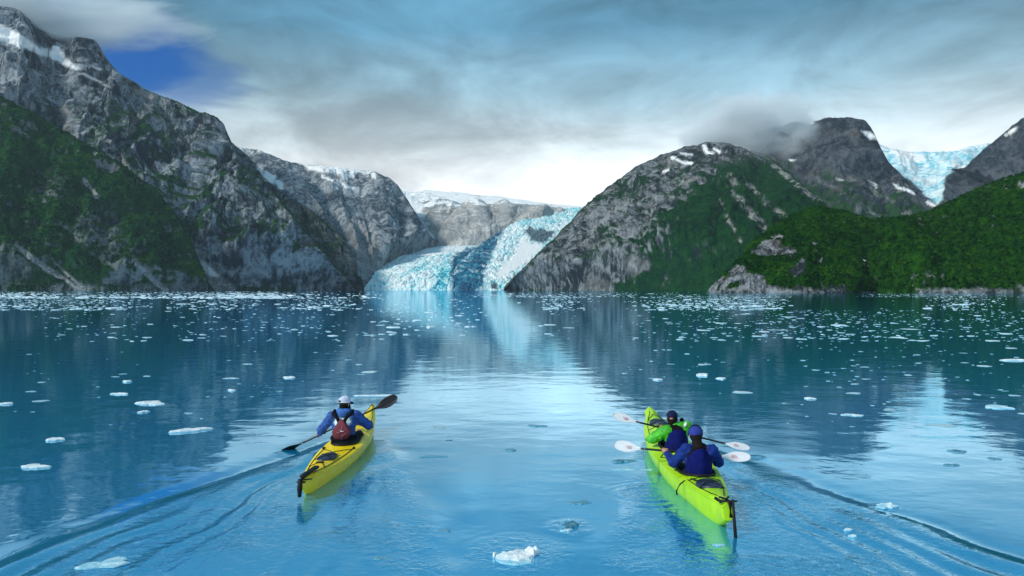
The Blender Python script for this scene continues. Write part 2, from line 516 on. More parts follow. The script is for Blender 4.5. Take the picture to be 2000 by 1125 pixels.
terrain('spur_left', [
    [(-1100, 569.5, 1000), (-300, 568.4, 1200), (0, 568, 1300), (200, 568, 1340), (330, 568, 1400), (412, 568, 1470)],
    [(-1100, 20, 1500), (-300, 105, 1680), (-60, 165, 1720), (0, 192, 1720), (55, 218, 1710), (105, 248, 1700), (175, 289, 1690), (247, 332, 1660), (300, 372, 1630), (335, 412, 1600), (372, 480, 1550),
     (405, 562, 1490)]],
    M_left, 420, [290], big=0.24, mid=0.28, fine=0.28, gully=0.14, seed=23, masks=m_spur, bush=5.5)

# ---- the cliffs stepping back towards the glacier
def m_step(e):
    veg = edge(0.55 * e['n1'] + 0.4 * e['n2'] + 0.5 * (e['nz'] - 0.55) - 0.05, 0.0, 0.08) * sstep(360, 440, e['py'])
    sn = pmask(e['jx'], e['jy'], [(500, 322), (515, 330), (545, 352), (553, 362), (540, 362), (515, 345)], 4)
    return dict(veg=veg, snow=sn)
terrain('cliff_first', [
    [(480, 568, 1750), (600, 568, 1800), (706, 568, 1850)],
    [(395, 235, 2700), (440, 268, 2680), (456, 281, 2650), (470, 294, 2620), (497, 320, 2560), (517, 350, 2480), (547, 376, 2400), (588, 400, 2300), (617, 423, 2200), (649, 449, 2100), (673, 470, 2020), (692, 512, 1930), (704, 564, 1860)]],
    M_left, 260, [240], big=0.15, mid=0.24, fine=0.32, gully=0.15, seed=43, masks=m_step, bush=4)
def m_step2(e):
    sn = pmask(e['jx'], e['jy'], [(497, 322), (520, 330), (548, 352), (553, 364), (535, 362), (512, 345)], 4)
    sn = np.maximum(sn, edge(e['n1'] + 0.7 * e['n2'], 0.10, 0.08) * sstep(304, 290, e['py']))
    veg = 0.9 * edge(0.55 * e['n1'] + 0.4 * e['n2'] - 0.12, 0.0, 0.08) * sstep(400, 450, e['py'])
    return dict(snow=sn, veg=veg)
terrain('cliff_second', [
    [(560, 568, 1850), (650, 568, 1880), (712, 568, 1900)],
    [(425, 278, 3050), (473, 287, 3000), (508, 294, 2960), (532, 303, 2900), (558, 313, 2850), (576, 322, 2800), (588, 336, 2740), (596, 358, 2680), (611, 382, 2560), (635, 414, 2400), (664, 452, 2220), (692, 502, 2020), (710, 564, 1910)]],
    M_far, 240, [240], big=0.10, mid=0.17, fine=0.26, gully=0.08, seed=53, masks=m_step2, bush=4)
def m_third(e):
    jx, jy = e['px'] + 0.5 * (e['jx'] - e['px']), e['py'] + 0.5 * (e['jy'] - e['py'])
    sn = pmask(jx, jy, [(560, 305), (640, 318), (690, 325), (730, 334), (735, 352), (700, 338), (676, 352), (650, 340), (600, 330), (560, 325)], 3) * edge(e['n2'] + e['n1'], -0.05, 0.09)
    sn = np.maximum(sn, pmask(jx, jy, [(640, 322), (670, 324), (688, 330), (672, 340), (640, 340), (612, 333), (585, 322)], 3))
    sn = np.maximum(sn, 0.9 * lmask(jx, jy, [(630, 344), (655, 357), (690, 370)], 1.2, 2))
    sn = np.maximum(sn, lmask(jx, jy, [(612, 388), (622, 402), (634, 418)], 1.0, 1.5))
    sc = pmask(e['jx'], e['jy'], [(690, 420), (705, 445), (740, 480), (745, 540), (700, 540), (660, 470)], 15) * 0.6
    sc = np.maximum(sc, pmask(e['px'], e['py'], [(700, 545), (737, 560), (742, 570), (690, 572)], 3))
    sc = np.maximum(sc, pmask(jx, jy, [(765, 490), (790, 497), (775, 512), (762, 506)], 3))
    return dict(snow=sn, scree=sc)
terrain('cliff_third', [
    [(640, 568, 1900), (690, 568, 1930), (728, 567, 1960), (738, 537, 2080), (754, 515, 2250), (790, 502, 2450), (822, 489, 2650), (852, 474, 2900)],
    [(530, 322, 3400), (579, 318, 3400), (605, 322, 3400), (643, 328, 3400), (658, 326, 3400), (690, 329, 3380), (728, 335, 3350), (758, 347, 3320), (778, 363, 3280), (790, 382, 3240), (810, 414, 3150), (825, 440, 3080), (846, 470, 2950)]],
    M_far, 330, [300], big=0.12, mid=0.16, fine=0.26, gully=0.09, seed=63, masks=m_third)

# ---- the head of the valley: pale slopes, a rock dome and the snowfield behind
def m_pale(e):
    sn = edge(e['n1'] + 0.6 * e['n2'] + 0.022 * (402 - e['py']), 0.02, 0.08)
    sn = np.maximum(sn, pmask(e['jx'], e['jy'], [(785, 375), (808, 380), (826, 410), (828, 428), (812, 425), (798, 400)], 4))
    sn = np.maximum(sn, lmask(e['jx'], e['jy'], [(815, 425), (830, 448), (850, 465), (905, 478)], 2.5, 3) * 0.8)
    return dict(snow=sn, scree=0.9 * edge(e['n1'], -0.15, 0.2))
terrain('valley_head', [
    [(770, 500, 3000), (850, 482, 3000), (960, 480, 3000), (1010, 470, 3100)],
    [(762, 365, 4300), (790, 374, 4300), (812, 376, 4300), (830, 378, 4300), (850, 383, 4250), (866, 388, 4200), (900, 398, 4100), (960, 402, 4050), (1010, 410, 4000)]],
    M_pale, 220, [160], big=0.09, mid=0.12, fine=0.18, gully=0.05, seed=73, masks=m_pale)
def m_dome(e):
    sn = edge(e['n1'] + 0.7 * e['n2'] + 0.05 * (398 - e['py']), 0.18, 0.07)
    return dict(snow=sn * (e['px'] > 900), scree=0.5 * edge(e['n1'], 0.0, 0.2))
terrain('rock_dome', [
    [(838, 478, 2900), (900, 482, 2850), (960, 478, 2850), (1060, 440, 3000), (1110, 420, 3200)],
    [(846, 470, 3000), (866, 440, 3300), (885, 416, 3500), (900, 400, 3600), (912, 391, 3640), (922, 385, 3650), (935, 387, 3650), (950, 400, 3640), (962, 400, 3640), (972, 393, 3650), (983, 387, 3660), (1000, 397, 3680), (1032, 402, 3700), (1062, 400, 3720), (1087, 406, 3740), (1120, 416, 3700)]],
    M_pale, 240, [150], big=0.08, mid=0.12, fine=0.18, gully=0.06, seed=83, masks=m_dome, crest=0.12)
terrain('snowfield', [
    [(700, 420, 4600), (900, 420, 4500), (1200, 420, 4500)],
    [(740, 376, 5600), (800, 374, 5600), (840, 371, 5600), (880, 373, 5600), (930, 379, 5500), (980, 384, 5500), (1040, 392, 5400), (1100, 400, 5300), (1150, 403, 5300), (1220, 400, 5300)]],
    M_pale, 160, [60], big=0.03, mid=0.02, fine=0.04, gully=0.0, seed=93,
    masks=lambda e: dict(snow=1 - edge(e['n1'] + 0.5 * e['n2'], 0.30, 0.05)))

# ---- the glacier: a low tongue in front and an icefall coming down from the right
def glacier_mat():
    m, t, b, o = new_mat('glacier_ice')
    P = t.n('ShaderNodeTexCoord').outputs['Object']
    A = lambda k: t.n('ShaderNodeAttribute', attribute_name=k).outputs['Fac']
    n = t.noise(P, 0.035, 5, 0.65, 0.8)
    f = t.noise(P, 0.14, 4, 0.65)
    k = t.math('ADD', t.math('MULTIPLY', n, 0.62), t.math('MULTIPLY', f, 0.38))
    k = t.math('ADD', k, t.math('MULTIPLY', A('blue'), -0.19))
    white = (0.74, 0.84, 0.87, 1)
    c = t.ramp(t.maprange(k, 0.20, 0.50, 0, 1, False), [(0.0, (0.01, 0.26, 0.40, 1)), (0.30, (0.06, 0.48, 0.60, 1)), (0.60, (0.36, 0.74, 0.80, 1)), (0.80, white)])
    dark_blue = t.ramp(t.maprange(k, 0.15, 0.60, 0, 1, False), [(0.0, (0.001, 0.022, 0.07, 1)), (0.55, (0.002, 0.075, 0.17, 1)), (0.9, (0.02, 0.24, 0.36, 1)), (1.0, (0.2, 0.5, 0.6, 1))])
    c = t.mix(A('deep'), c, dark_blue)  # dark blue band where the icefall and the tongue meet
    c = t.mix(A('rock'), c, t.mix(n, (0.02, 0.05, 0.07, 1), (0.16, 0.24, 0.28, 1)))
    c = t.mix(A('snow'), c, (0.90, 0.93, 0.95, 1))
    t.l(c, b.inputs['Base Color'])
    b.inputs['Roughness'].default_value = 0.65
    b.inputs['Specular IOR Level'].default_value = 0.25
    bn = t.n('ShaderNodeBump')
    bn.inputs['Distance'].default_value = 3.0
    t.l(f, bn.inputs['Height'])
    t.l(bn.outputs[0], b.inputs['Normal'])
    return m
M_glac = glacier_mat()
def glacier_patch(rows, nu, nvs, seed, masks, amp=1.0):
    P, u, v = patch(rows, len(rows) - 1, nu, nvs)
    nv = len(v)
    for _ in range(5):
        P[1:-1] = np.where((np.abs(v[1:-1] - 1) > 0.02)[:, None, None], 0.5 * P[1:-1] + 0.25 * (P[2:] + P[:-2]), P[1:-1])
    N = normals(P).reshape(-1, 3); Q = P.reshape(-1, 3)
    px, py = proj(Q)
    S = Q * np.array([1.0, 0.45, 1.0])
    S = S + np.stack([fbm(Q, 60, 2, seed=seed + k) for k in range(3)], 1) * 14
    f1, f2, idv = worley(S, 8.5, seed)
    g1, g2, gid = worley(S, 27.0, seed + 3)
    crack = np.clip((f2 - f1) / 0.35, 0, 1)
    fl = np.stack([Q[:, 0], Q[:, 1] * 0.25, Q[:, 2] * 0.5], 1)
    mk = masks(px + fbm(Q, 40, 3, seed=seed + 8) * 9, py + fbm(Q, 40, 3, seed=seed + 9) * 9, Q)
    calm = 1 - mk['snow']
    d = (crack - 1) * 3.0 + (idv - 0.5) * 4.0 + np.clip((g2 - g1) / 0.2 - 1, -1, 0) * 9.0 + fbm(fl, 45, 5, gain=0.6, seed=seed + 4, ridged=True) * 8.0
    d = d * 0.55 * amp * (0.08 + 0.92 * calm)
    Q = Q + (N * 0.5 + np.array([0, -0.1, 0.6])) * d[:, None]
    Q[:nu, 2] = -30.0
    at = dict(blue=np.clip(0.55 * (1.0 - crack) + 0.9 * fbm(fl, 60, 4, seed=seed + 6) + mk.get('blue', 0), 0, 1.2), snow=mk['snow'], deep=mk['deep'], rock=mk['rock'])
    return Q, grid_faces(nu, nv), at
def g_fall(px, py, Q):
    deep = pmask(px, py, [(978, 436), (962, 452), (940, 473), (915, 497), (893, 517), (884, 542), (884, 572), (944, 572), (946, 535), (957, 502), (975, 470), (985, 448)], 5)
    rock = pmask(px, py, [(1024, 449), (1032, 440), (1047, 450), (1060, 446), (1085, 449), (1076, 466), (1058, 475), (1040, 470)], 2.5)
    rock = np.maximum(rock, pmask(px, py, [(958, 553), (972, 550), (974, 564), (960, 566)], 2))
    snow = pmask(px, py, [(1024, 458), (1040, 474), (1062, 478), (1050, 492), (1020, 520), (985, 540), (965, 548), (972, 530), (1000, 500), (1012, 478)], 5)
    blue = 0.35 * pmask(px, py, [(1010, 435), (1060, 412), (1140, 404), (1130, 440), (1040, 440)], 15)
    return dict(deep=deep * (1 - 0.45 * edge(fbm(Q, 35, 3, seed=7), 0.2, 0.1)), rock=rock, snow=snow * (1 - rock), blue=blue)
def g_tongue(px, py, Q):
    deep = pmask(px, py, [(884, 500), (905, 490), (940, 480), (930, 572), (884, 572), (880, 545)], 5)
    snow = 0.75 * pmask(px, py, [(830, 486), (905, 478), (905, 486), (860, 496), (800, 508)], 6)
    blue = 0.45 * pmask(px, py, [(870, 495), (895, 495), (885, 570), (850, 570), (850, 530)], 12)
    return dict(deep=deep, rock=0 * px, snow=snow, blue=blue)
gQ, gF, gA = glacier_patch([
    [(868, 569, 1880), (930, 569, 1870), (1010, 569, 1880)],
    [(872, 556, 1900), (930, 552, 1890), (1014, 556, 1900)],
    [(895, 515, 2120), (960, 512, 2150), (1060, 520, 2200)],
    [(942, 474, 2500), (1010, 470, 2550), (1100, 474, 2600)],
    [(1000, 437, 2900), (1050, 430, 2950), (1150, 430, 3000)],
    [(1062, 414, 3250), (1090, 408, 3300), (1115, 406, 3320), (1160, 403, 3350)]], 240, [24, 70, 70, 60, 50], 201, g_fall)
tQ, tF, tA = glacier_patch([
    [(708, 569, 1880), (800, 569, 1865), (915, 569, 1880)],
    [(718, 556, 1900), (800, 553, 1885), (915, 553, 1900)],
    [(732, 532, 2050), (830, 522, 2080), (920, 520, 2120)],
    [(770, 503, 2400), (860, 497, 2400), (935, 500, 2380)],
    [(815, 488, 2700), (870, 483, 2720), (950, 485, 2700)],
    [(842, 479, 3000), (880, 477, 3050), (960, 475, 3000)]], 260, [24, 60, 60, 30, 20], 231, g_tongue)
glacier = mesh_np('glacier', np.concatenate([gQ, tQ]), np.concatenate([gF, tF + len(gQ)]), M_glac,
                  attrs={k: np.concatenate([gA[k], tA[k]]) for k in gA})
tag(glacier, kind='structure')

# ---- the mountain right of the glacier
def m_right(e):
    g = pmask(e['jx'], e['jy'], [(1450, 322), (1505, 312), (1600, 390), (1620, 440), (1500, 575), (1190, 575), (1250, 500), (1300, 440), (1350, 380), (1400, 345)], 45)
    veg = edge(0.60 * e['n1'] + 0.42 * e['n2'] + 0.45 * (e['nz'] - 0.55) - 0.12 + 0.50 * g, 0.0, 0.09)
    veg = veg * sstep(300, 350, e['py'] + 0.1 * (e['px'] - 1250))
    sc = np.zeros(len(veg))
    for ln, w in (([(1405, 395), (1420, 425), (1446, 470)], 1.6), ([(1430, 375), (1465, 420), (1500, 455)], 3.0), ([(1460, 360), (1500, 400), (1535, 425)], 2.5),
                  ([(1450, 395), (1480, 430), (1497, 455)], 4.0), ([(1340, 360), (1360, 345)], 2.0), ([(1510, 322), (1550, 355), (1595, 392)], 3.5), ([(1425, 345), (1440, 365)], 4)):
        sc = np.maximum(sc, lmask(e['px'] + 0.35 * (e['jx'] - e['px']), e['py'] + 0.3 * (e['jy'] - e['py']), ln, w, 4) * edge(e['n2'] + 0.5 * e['n1'], -0.06, 0.12))
    bare = pmask(e['jx'], e['jy'], [(1222, 510), (1245, 500), (1275, 510), (1272, 532), (1240, 538), (1222, 528)], 4)
    bare = np.maximum(bare, pmask(e['jx'], e['jy'], [(1122, 569), (1150, 548), (1160, 530), (1180, 545), (1200, 560), (1195, 571)], 4))
    veg = veg * (1 - bare * edge(e['n2'] + e['n1'], -0.22, 0.1)) * (1 - sc)
    sc = np.maximum(sc, 0.25 * bare)
    sc = np.maximum(sc, 0.3 * sstep(567.2, 568.5, e['py']) * (e['px'] > 1180))
    sn = pmask(e['px'] + 0.3 * (e['jx'] - e['px']), e['py'] + 0.3 * (e['jy'] - e['py']), [(1370, 285), (1378, 282), (1384, 294), (1397, 298), (1390, 302), (1378, 298)], 1.5)
    for ln in ([(1395, 290), (1406, 297)], [(1322, 312), (1335, 318), (1352, 319)], [(1330, 300), (1352, 301)], [(1312, 308), (1318, 309)], [(1296, 335), (1305, 332)]):
        sn = np.maximum(sn, lmask(e['px'], e['py'] + 0.2 * (e['jy'] - e['py']), ln, 1.6, 1.6))
    return dict(veg=veg * (1 - sn), scree=sc, snow=sn)
terrain('mountain_right', [
    [(978, 568, 1870), (1060, 568, 1700), (1150, 568.5, 1500), (1250, 569, 1350), (1390, 569.5, 1150), (1560, 570, 1050), (1760, 570, 1000)],
    [(984, 566, 1880), (1010, 541, 1930), (1040, 510, 2000), (1090, 462, 2120), (1130, 420, 2230), (1150, 400, 2280), (1190, 368, 2360), (1240, 330, 2460), (1290, 305, 2520), (1330, 290, 2560), (1380, 280, 2580),
     (1415, 280, 2560), (1450, 290, 2500), (1505, 309, 2370), (1550, 350, 2200), (1600, 395, 2020), (1650, 440, 1850), (1760, 520, 1600)]],
    M_right, 520, [320], big=0.20, mid=0.28, fine=0.28, gully=0.13, seed=103, masks=m_right, bush=4.0)

# ---- the dark peak behind it
def m_peak(e):
    low = sstep(330, 410, e['py'] - 0.15 * (e['px'] - 1600))
    veg = edge(0.55 * e['n1'] + 0.35 * e['n2'] + 0.30 * low - 0.10, 0.0, 0.08) * sstep(310, 350, e['py'] - 0.2 * (e['px'] - 1600))
    s = (e['px'] - 1500) * 0.55 - (e['py'] - 300) * 0.9
    st = np.sin(s * 0.16 + 6 * e['n1']) * 0.5 + e['n1'] + 0.7 * e['n2']
    sc = 0.8 * edge(st, 0.42, 0.12) * sstep(325, 370, e['py'])
    sn = np.zeros(len(veg))
    j = lambda p: pmask(e['px'] + 0.35 * (e['jx'] - e['px']), e['py'] + 0.35 * (e['jy'] - e['py']), p, 1.5)
    for p in ([(1680, 255), (1700, 256), (1716, 268), (1700, 272), (1690, 264)], [(1745, 358), (1765, 366), (1790, 374), (1792, 381), (1775, 376), (1750, 366)],
              [(1697, 353), (1718, 365), (1712, 365)], [(1634, 348), (1648, 353), (1640, 353)], [(1560, 240), (1590, 237), (1586, 243)], [(1540, 310), (1556, 313), (1545, 316)]):
        sn = np.maximum(sn, j(p))
    return dict(veg=veg * (1 - sc) * (1 - sn), scree=sc, snow=sn)
terrain('dark_peak', [
    [(1380, 520, 2300), (1500, 500, 2350), (1650, 500, 2300), (1850, 500, 2400)],
    [(1340, 300, 3350), (1380, 284, 3330), (1430, 272, 3300), (1480, 258, 3260), (1530, 246, 3220), (1556, 238, 3200), (1585, 238, 3200), (1613, 232, 3200), (1660, 231, 3200), (1690, 237, 3200), (1700, 248, 3180), (1708, 262, 3160),
     (1715, 276, 3120), (1722, 294, 3080), (1736, 318, 3020), (1762, 346, 2940), (1786, 378, 2860), (1800, 402, 2800), (1830, 430, 2700)]],
    M_dark, 340, [230], big=0.20, mid=0.26, fine=0.30, gully=0.12, seed=123, masks=m_peak)

# ---- hanging glacier in the col and the black peak at the edge of the frame
def m_col(e):
    jx, jy = e['px'] + 0.5 * (e['jx'] - e['px']), e['py'] + 0.5 * (e['jy'] - e['py'])
    ice = pmask(jx, jy, [(1700, 280), (1940, 262), (2000, 270), (1905, 318), (1905, 335), (1945, 352), (1925, 356), (1895, 338), (1870, 333), (1848, 342), (1842, 365), (1840, 388), (1828, 397), (1806, 380), (1782, 354), (1745, 332), (1700, 318)], 3)
    sn = pmask(jx, jy, [(1715, 285), (1775, 295), (1800, 300), (1810, 312), (1790, 318), (1765, 308)], 4)
    sn = np.maximum(sn, 0.7 * ice * edge(e['n1'] + e['n2'], 0.12, 0.15))
    sn = np.maximum(sn, lmask(jx, jy, [(1812, 393), (1824, 400)], 1.5, 2))
    sn = np.maximum(sn, lmask(jx, jy, [(1848, 358), (1856, 365)], 1.0, 1.5))
    isl = pmask(jx, jy, [(1852, 340), (1868, 333), (1895, 340), (1922, 356), (1915, 385), (1870, 410), (1835, 410), (1842, 380), (1846, 355)], 2)
    ice = ice * (1 - isl)
    return dict(ice=ice, snow=sn * (1 - 0.9 * isl))
terrain('hanging_glacier', [
    [(1690, 470, 2900), (1860, 450, 2800), (2020, 440, 2800)],
    [(1710, 345, 3500), (1860, 345, 3500), (2020, 350, 3500)],
    [(1690, 280, 4200), (1740, 292, 4200), (1768, 297, 4200), (1800, 299, 4200), (1850, 297, 4200), (1900, 288, 4200), (1935, 280, 4200), (2020, 262, 4200)]],
    M_dark, 220, [90, 90], big=0.07, mid=0.12, fine=0.22, gully=0.08, seed=133, masks=m_col)
def m_black(e):
    sn = pmask(e['jx'], e['jy'], [(1962, 262), (1975, 250), (1995, 248), (1985, 256), (1968, 266)], 2)
    return dict(snow=sn)
terrain('black_peak', [
    [(1935, 400, 2900), (2100, 420, 2700), (2700, 450, 2500)],
    [(1890, 330, 3500), (1897, 316, 3500), (1920, 295, 3500), (1950, 271, 3500), (1966, 256, 3500), (1985, 241, 3500), (2000, 232, 3500), (2120, 150, 3500), (2300, 170, 3400), (2700, 60, 3300)]],
    M_dark, 160, [120], big=0.20, mid=0.26, fine=0.30, gully=0.12, seed=143, masks=m_black)

# ---- the near green hills on the right
def ribs(Q, e, at):
    rk = 1 - np.clip(at['veg'], 0, 1)
    r = fbm(Q * np.array([1.0, 1.0, 0.28]), 7.0, 4, gain=0.6, seed=991, ridged=True)
    return Q + np.array([-0.25, -0.9, 0.25]) * (rk * (0.8 + 2.6 * r))[:, None]
def m_knob(e):
    rk = np.zeros(len(e['px']))
    jx, jy = e['px'] + 0.55 * (e['jx'] - e['px']), e['py'] + 0.55 * (e['jy'] - e['py'])
    for p in ([(1466, 498), (1480, 480), (1500, 470), (1520, 472), (1530, 484), (1556, 488), (1548, 504), (1520, 498), (1492, 502)],
              [(1400, 575), (1412, 548), (1432, 522), (1456, 520), (1462, 530), (1448, 548), (1424, 560), (1420, 575)],
              [(1440, 575), (1450, 548), (1462, 536), (1492, 538), (1494, 565), (1470, 572), (1458, 560), (1448, 575)],
              [(1542, 535), (1550, 520), (1566, 504), (1572, 516), (1570, 535), (1552, 540)], [(1380, 575), (1388, 550), (1408, 538), (1416, 542), (1402, 560), (1396, 575)],
              [(1500, 462), (1520, 458), (1535, 464), (1512, 470)], [(1585, 478), (1596, 474), (1594, 482)], [(1598, 512), (1610, 504), (1604, 520)]):
        rk = np.maximum(rk, pmask(jx, jy, p, 4) )
    rk = edge(rk + 0.9 * e['n2'] + 0.4 * e['n1'], 0.5, 0.15)
    foot = 558 + 14 * np.abs(fbm(e['Q'] * np.array([1, 1, 0.2]), 14, 3, seed=9)) * 2 - 3
    rk = np.maximum(rk, edge(e['py'], foot + 2, 2.5) * (e['px'] < 1652))
    rk = np.maximum(rk, sstep(570.5, 572, e['py']))
    sc = 0.85 * lmask(jx, jy, [(1690, 510), (1702, 522), (1714, 540), (1716, 552)], 5, 4) * edge(e['n2'], -0.05, 0.1)
    return dict(veg=(1 - rk) * (1 - sc), scree=sc)
terrain('hill_near', [
    [(1380, 574, 560), (1450, 574, 540), (1560, 574, 530), (1660, 574, 540), (1735, 573.5, 580)],
    [(1405, 520, 590), (1480, 505, 600), (1570, 500, 610), (1660, 505, 630), (1725, 540, 640)],
    [(1384, 569, 575), (1395, 556, 585), (1420, 538, 605), (1450, 509, 640), (1468, 483, 670), (1490, 463, 690), (1520, 437, 715), (1560, 417, 735), (1600, 404, 745), (1640, 411, 755), (1700, 430, 775), (1718, 460, 740), (1724, 500, 690), (1730, 545, 645), (1738, 568, 620)]],
    M_hill, 390, [105, 135], big=0.15, mid=0.18, fine=0.14, gully=0.06, seed=163, masks=m_knob, bush=6.5, crest=0.06, sizes=(90, 30, 8), post=ribs)
def m_slope(e):
    rk = sstep(570.5, 572.5, e['py'] + 1.5 * e['n1'])
    rk = np.maximum(rk, edge(e['py'], 566 + 8 * e['n1'], 2) * (e['px'] > 1790))
    rk = np.maximum(rk, 0.9 * edge(e['n1'] + 0.6 * e['n2'], 0.40, 0.05))
    return dict(veg=1 - rk)
terrain('slope_near', [
    [(1640, 574, 600), (1720, 574, 560), (1800, 574.5, 520), (2000, 575, 500), (2300, 576.5, 460), (2900, 580, 380)],
    [(1560, 480, 900), (1640, 445, 860), (1700, 433, 840), (1740, 434, 830), (1790, 424, 830), (1850, 400, 840), (1900, 378, 850), (1960, 355, 860), (2000, 343, 860), (2250, 275, 860), (2900, 150, 800)]],
    M_hill, 370, [225], big=0.15, mid=0.18, fine=0.12, gully=0.12, seed=173, masks=m_slope, bush=6.0, crest=0.06, sizes=(110, 34, 8), post=ribs)

# ---- thickets of alder and low spruce over the near hills
def bush_mat():
    m, t, b, o = new_mat('leaves')
    a = t.n('ShaderNodeAttribute', attribute_name='tint').outputs['Fac']
    P = t.n('ShaderNodeTexCoord').outputs['Object']
    c = t.ramp(a, [(0.0, (0.002, 0.018, 0.004, 1)), (0.45, (0.007, 0.045, 0.005, 1)), (0.8, (0.022, 0.085, 0.005, 1)), (1.0, (0.052, 0.120, 0.008, 1))])
    c = t.mix(t.maprange(t.noise(P, 0.9, 3, 0.6), 0.45, 0.7, 0.0, 0.6), c, (0.004, 0.022, 0.004, 1))
    t.l(c, b.inputs['Base Color'])
    b.inputs['Roughness'].default_value = 0.9
    b.inputs['Specular IOR Level'].default_value = 0.0
    return m
ph = (1 + 5 ** 0.5) / 2
ICO = np.array([(-1, ph, 0), (1, ph, 0), (-1, -ph, 0), (1, -ph, 0), (0, -1, ph), (0, 1, ph), (0, -1, -ph), (0, 1, -ph), (ph, 0, -1), (ph, 0, 1), (-ph, 0, -1), (-ph, 0, 1)]) / 1.902
ICF = np.array([(0, 11, 5), (0, 5, 1), (0, 1, 7), (0, 7, 10), (0, 10, 11), (1, 5, 9), (5, 11, 4), (11, 10, 2), (10, 7, 6), (7, 1, 8), (3, 9, 4), (3, 4, 2), (3, 2, 6), (3, 6, 8), (3, 8, 9), (4, 9, 5), (2, 4, 11), (6, 2, 10), (8, 6, 7), (9, 8, 1)])
def thicket(name, src, n, smin, smax, seed, mat, mpp_):
    r = np.random.default_rng(seed)
    Q, veg, N, v = TERR[src]
    px, py = proj(Q)
    w = (veg > 0.75) & (v < 1.04) & (px > -60) & (px < 2060)
    w = w.astype(float) * (0.25 + np.clip(fbm(Q, 45 * mpp_ / 0.5, 3, seed=seed) + 0.3, 0, 1))
    idx = r.choice(len(Q), n, p=w / w.sum())
    c = Q[idx] + r.normal(0, 0.6, (n, 3)) * np.array([1, 1, 0.2])
    s_ = np.exp(r.uniform(np.log(smin), np.log(smax), n))
    pat = fbm(c, 30.0 * mpp_ / 0.5, 3, seed=seed + 1)
    tint = np.clip(0.42 + 1.1 * pat + r.normal(0, 0.14, n), 0, 1)
    V = ICO[None] * r.uniform(0.6, 1.35, (n, 12))[..., None] * s_[:, None, None]
    tall = r.random(n) < 0.12
    V = V * np.where(tall, 1.5, 0.75)[:, None, None] ** np.array([0, 0, 1.0])[None, None]
    V = c[:, None] + V + np.array([0, 0, 0.35]) * s_[:, None, None]
    tn = np.clip(tint[:, None] + np.where(tall, -0.25, 0.0)[:, None] + 0 * V[..., 0], 0, 1)
    F = (ICF[None] + 12 * np.arange(n)[:, None, None]).reshape(-1, 3)
    o = mesh_np(name, V.reshape(-1, 3), F, mat, smooth=False, attrs=dict(tint=tn.ravel()))
    return o
M_leaf = bush_mat()
tag(thicket('alder_thicket', 'hill_near', 8000, 0.5, 1.5, 31, M_leaf, 0.5), 'dense dark alder scrub covering the near rocky knob', 'scrub', kind='stuff')
tag(thicket('alder_thicket', 'slope_near', 9000, 0.5, 1.7, 37, M_leaf, 0.5), 'dense green alder scrub covering the slope at the right edge', 'scrub', kind='stuff')
tag(thicket('alder_thicket', 'spur_left', 8000, 1.3, 3.2, 41, M_leaf, 1.1), 'dark green scrub patches on the spur at the left edge', 'scrub', kind='stuff')

# ---- the little stream falling down the gully between the near hills
def stream():
    Q, veg, N, v = TERR['hill_near']
    px, py = proj(Q)
    pts = []
    for x, y in ((1686, 507), (1691, 511), (1696, 515), (1702, 520), (1704, 526), (1708, 531), (1713, 538), (1716, 545), (1715, 550), (1711, 555)):
        i = np.argmin((px - x) ** 2 + (py - y) ** 2 + np.where(v > 0.99, 1e6, 0))
        pts.append(np.array(U(x, y, Q[i, 1] - 4.5)))
    P = np.array(pts)
    s_ = np.linspace(0, len(P) - 1, 40)
    P = np.stack([np.interp(s_, np.arange(len(P)), P[:, k]) for k in range(3)], 1)
    P[:, 0] += 0.35 * np.sin(s_ * 3.1)
    rad = 0.50 + 0.35 * np.abs(np.sin(s_ * 1.3)) + 0.2 * np.sin(s_ * 4.1) ** 2
    a = np.linspace(0, 2 * np.pi, 7)[:-1]
    V = P[:, None] + rad[:, None, None] * np.stack([np.cos(a), 0.6 * np.sin(a), 0.3 * np.sin(a)], 1)[None]
    k = np.arange(6); k2 = (k + 1) % 6
    F = np.concatenate([np.stack([i * 6 + k, i * 6 + k2, (i + 1) * 6 + k2, (i + 1) * 6 + k], 1) for i in range(39)])
    m = simple_mat('white_water', (0.62, 0.68, 0.72), 0.5, 0.25, 1.2)
    return mesh_np('waterfall', V.reshape(-1, 3), F, m)
tag(stream(), kind='structure')

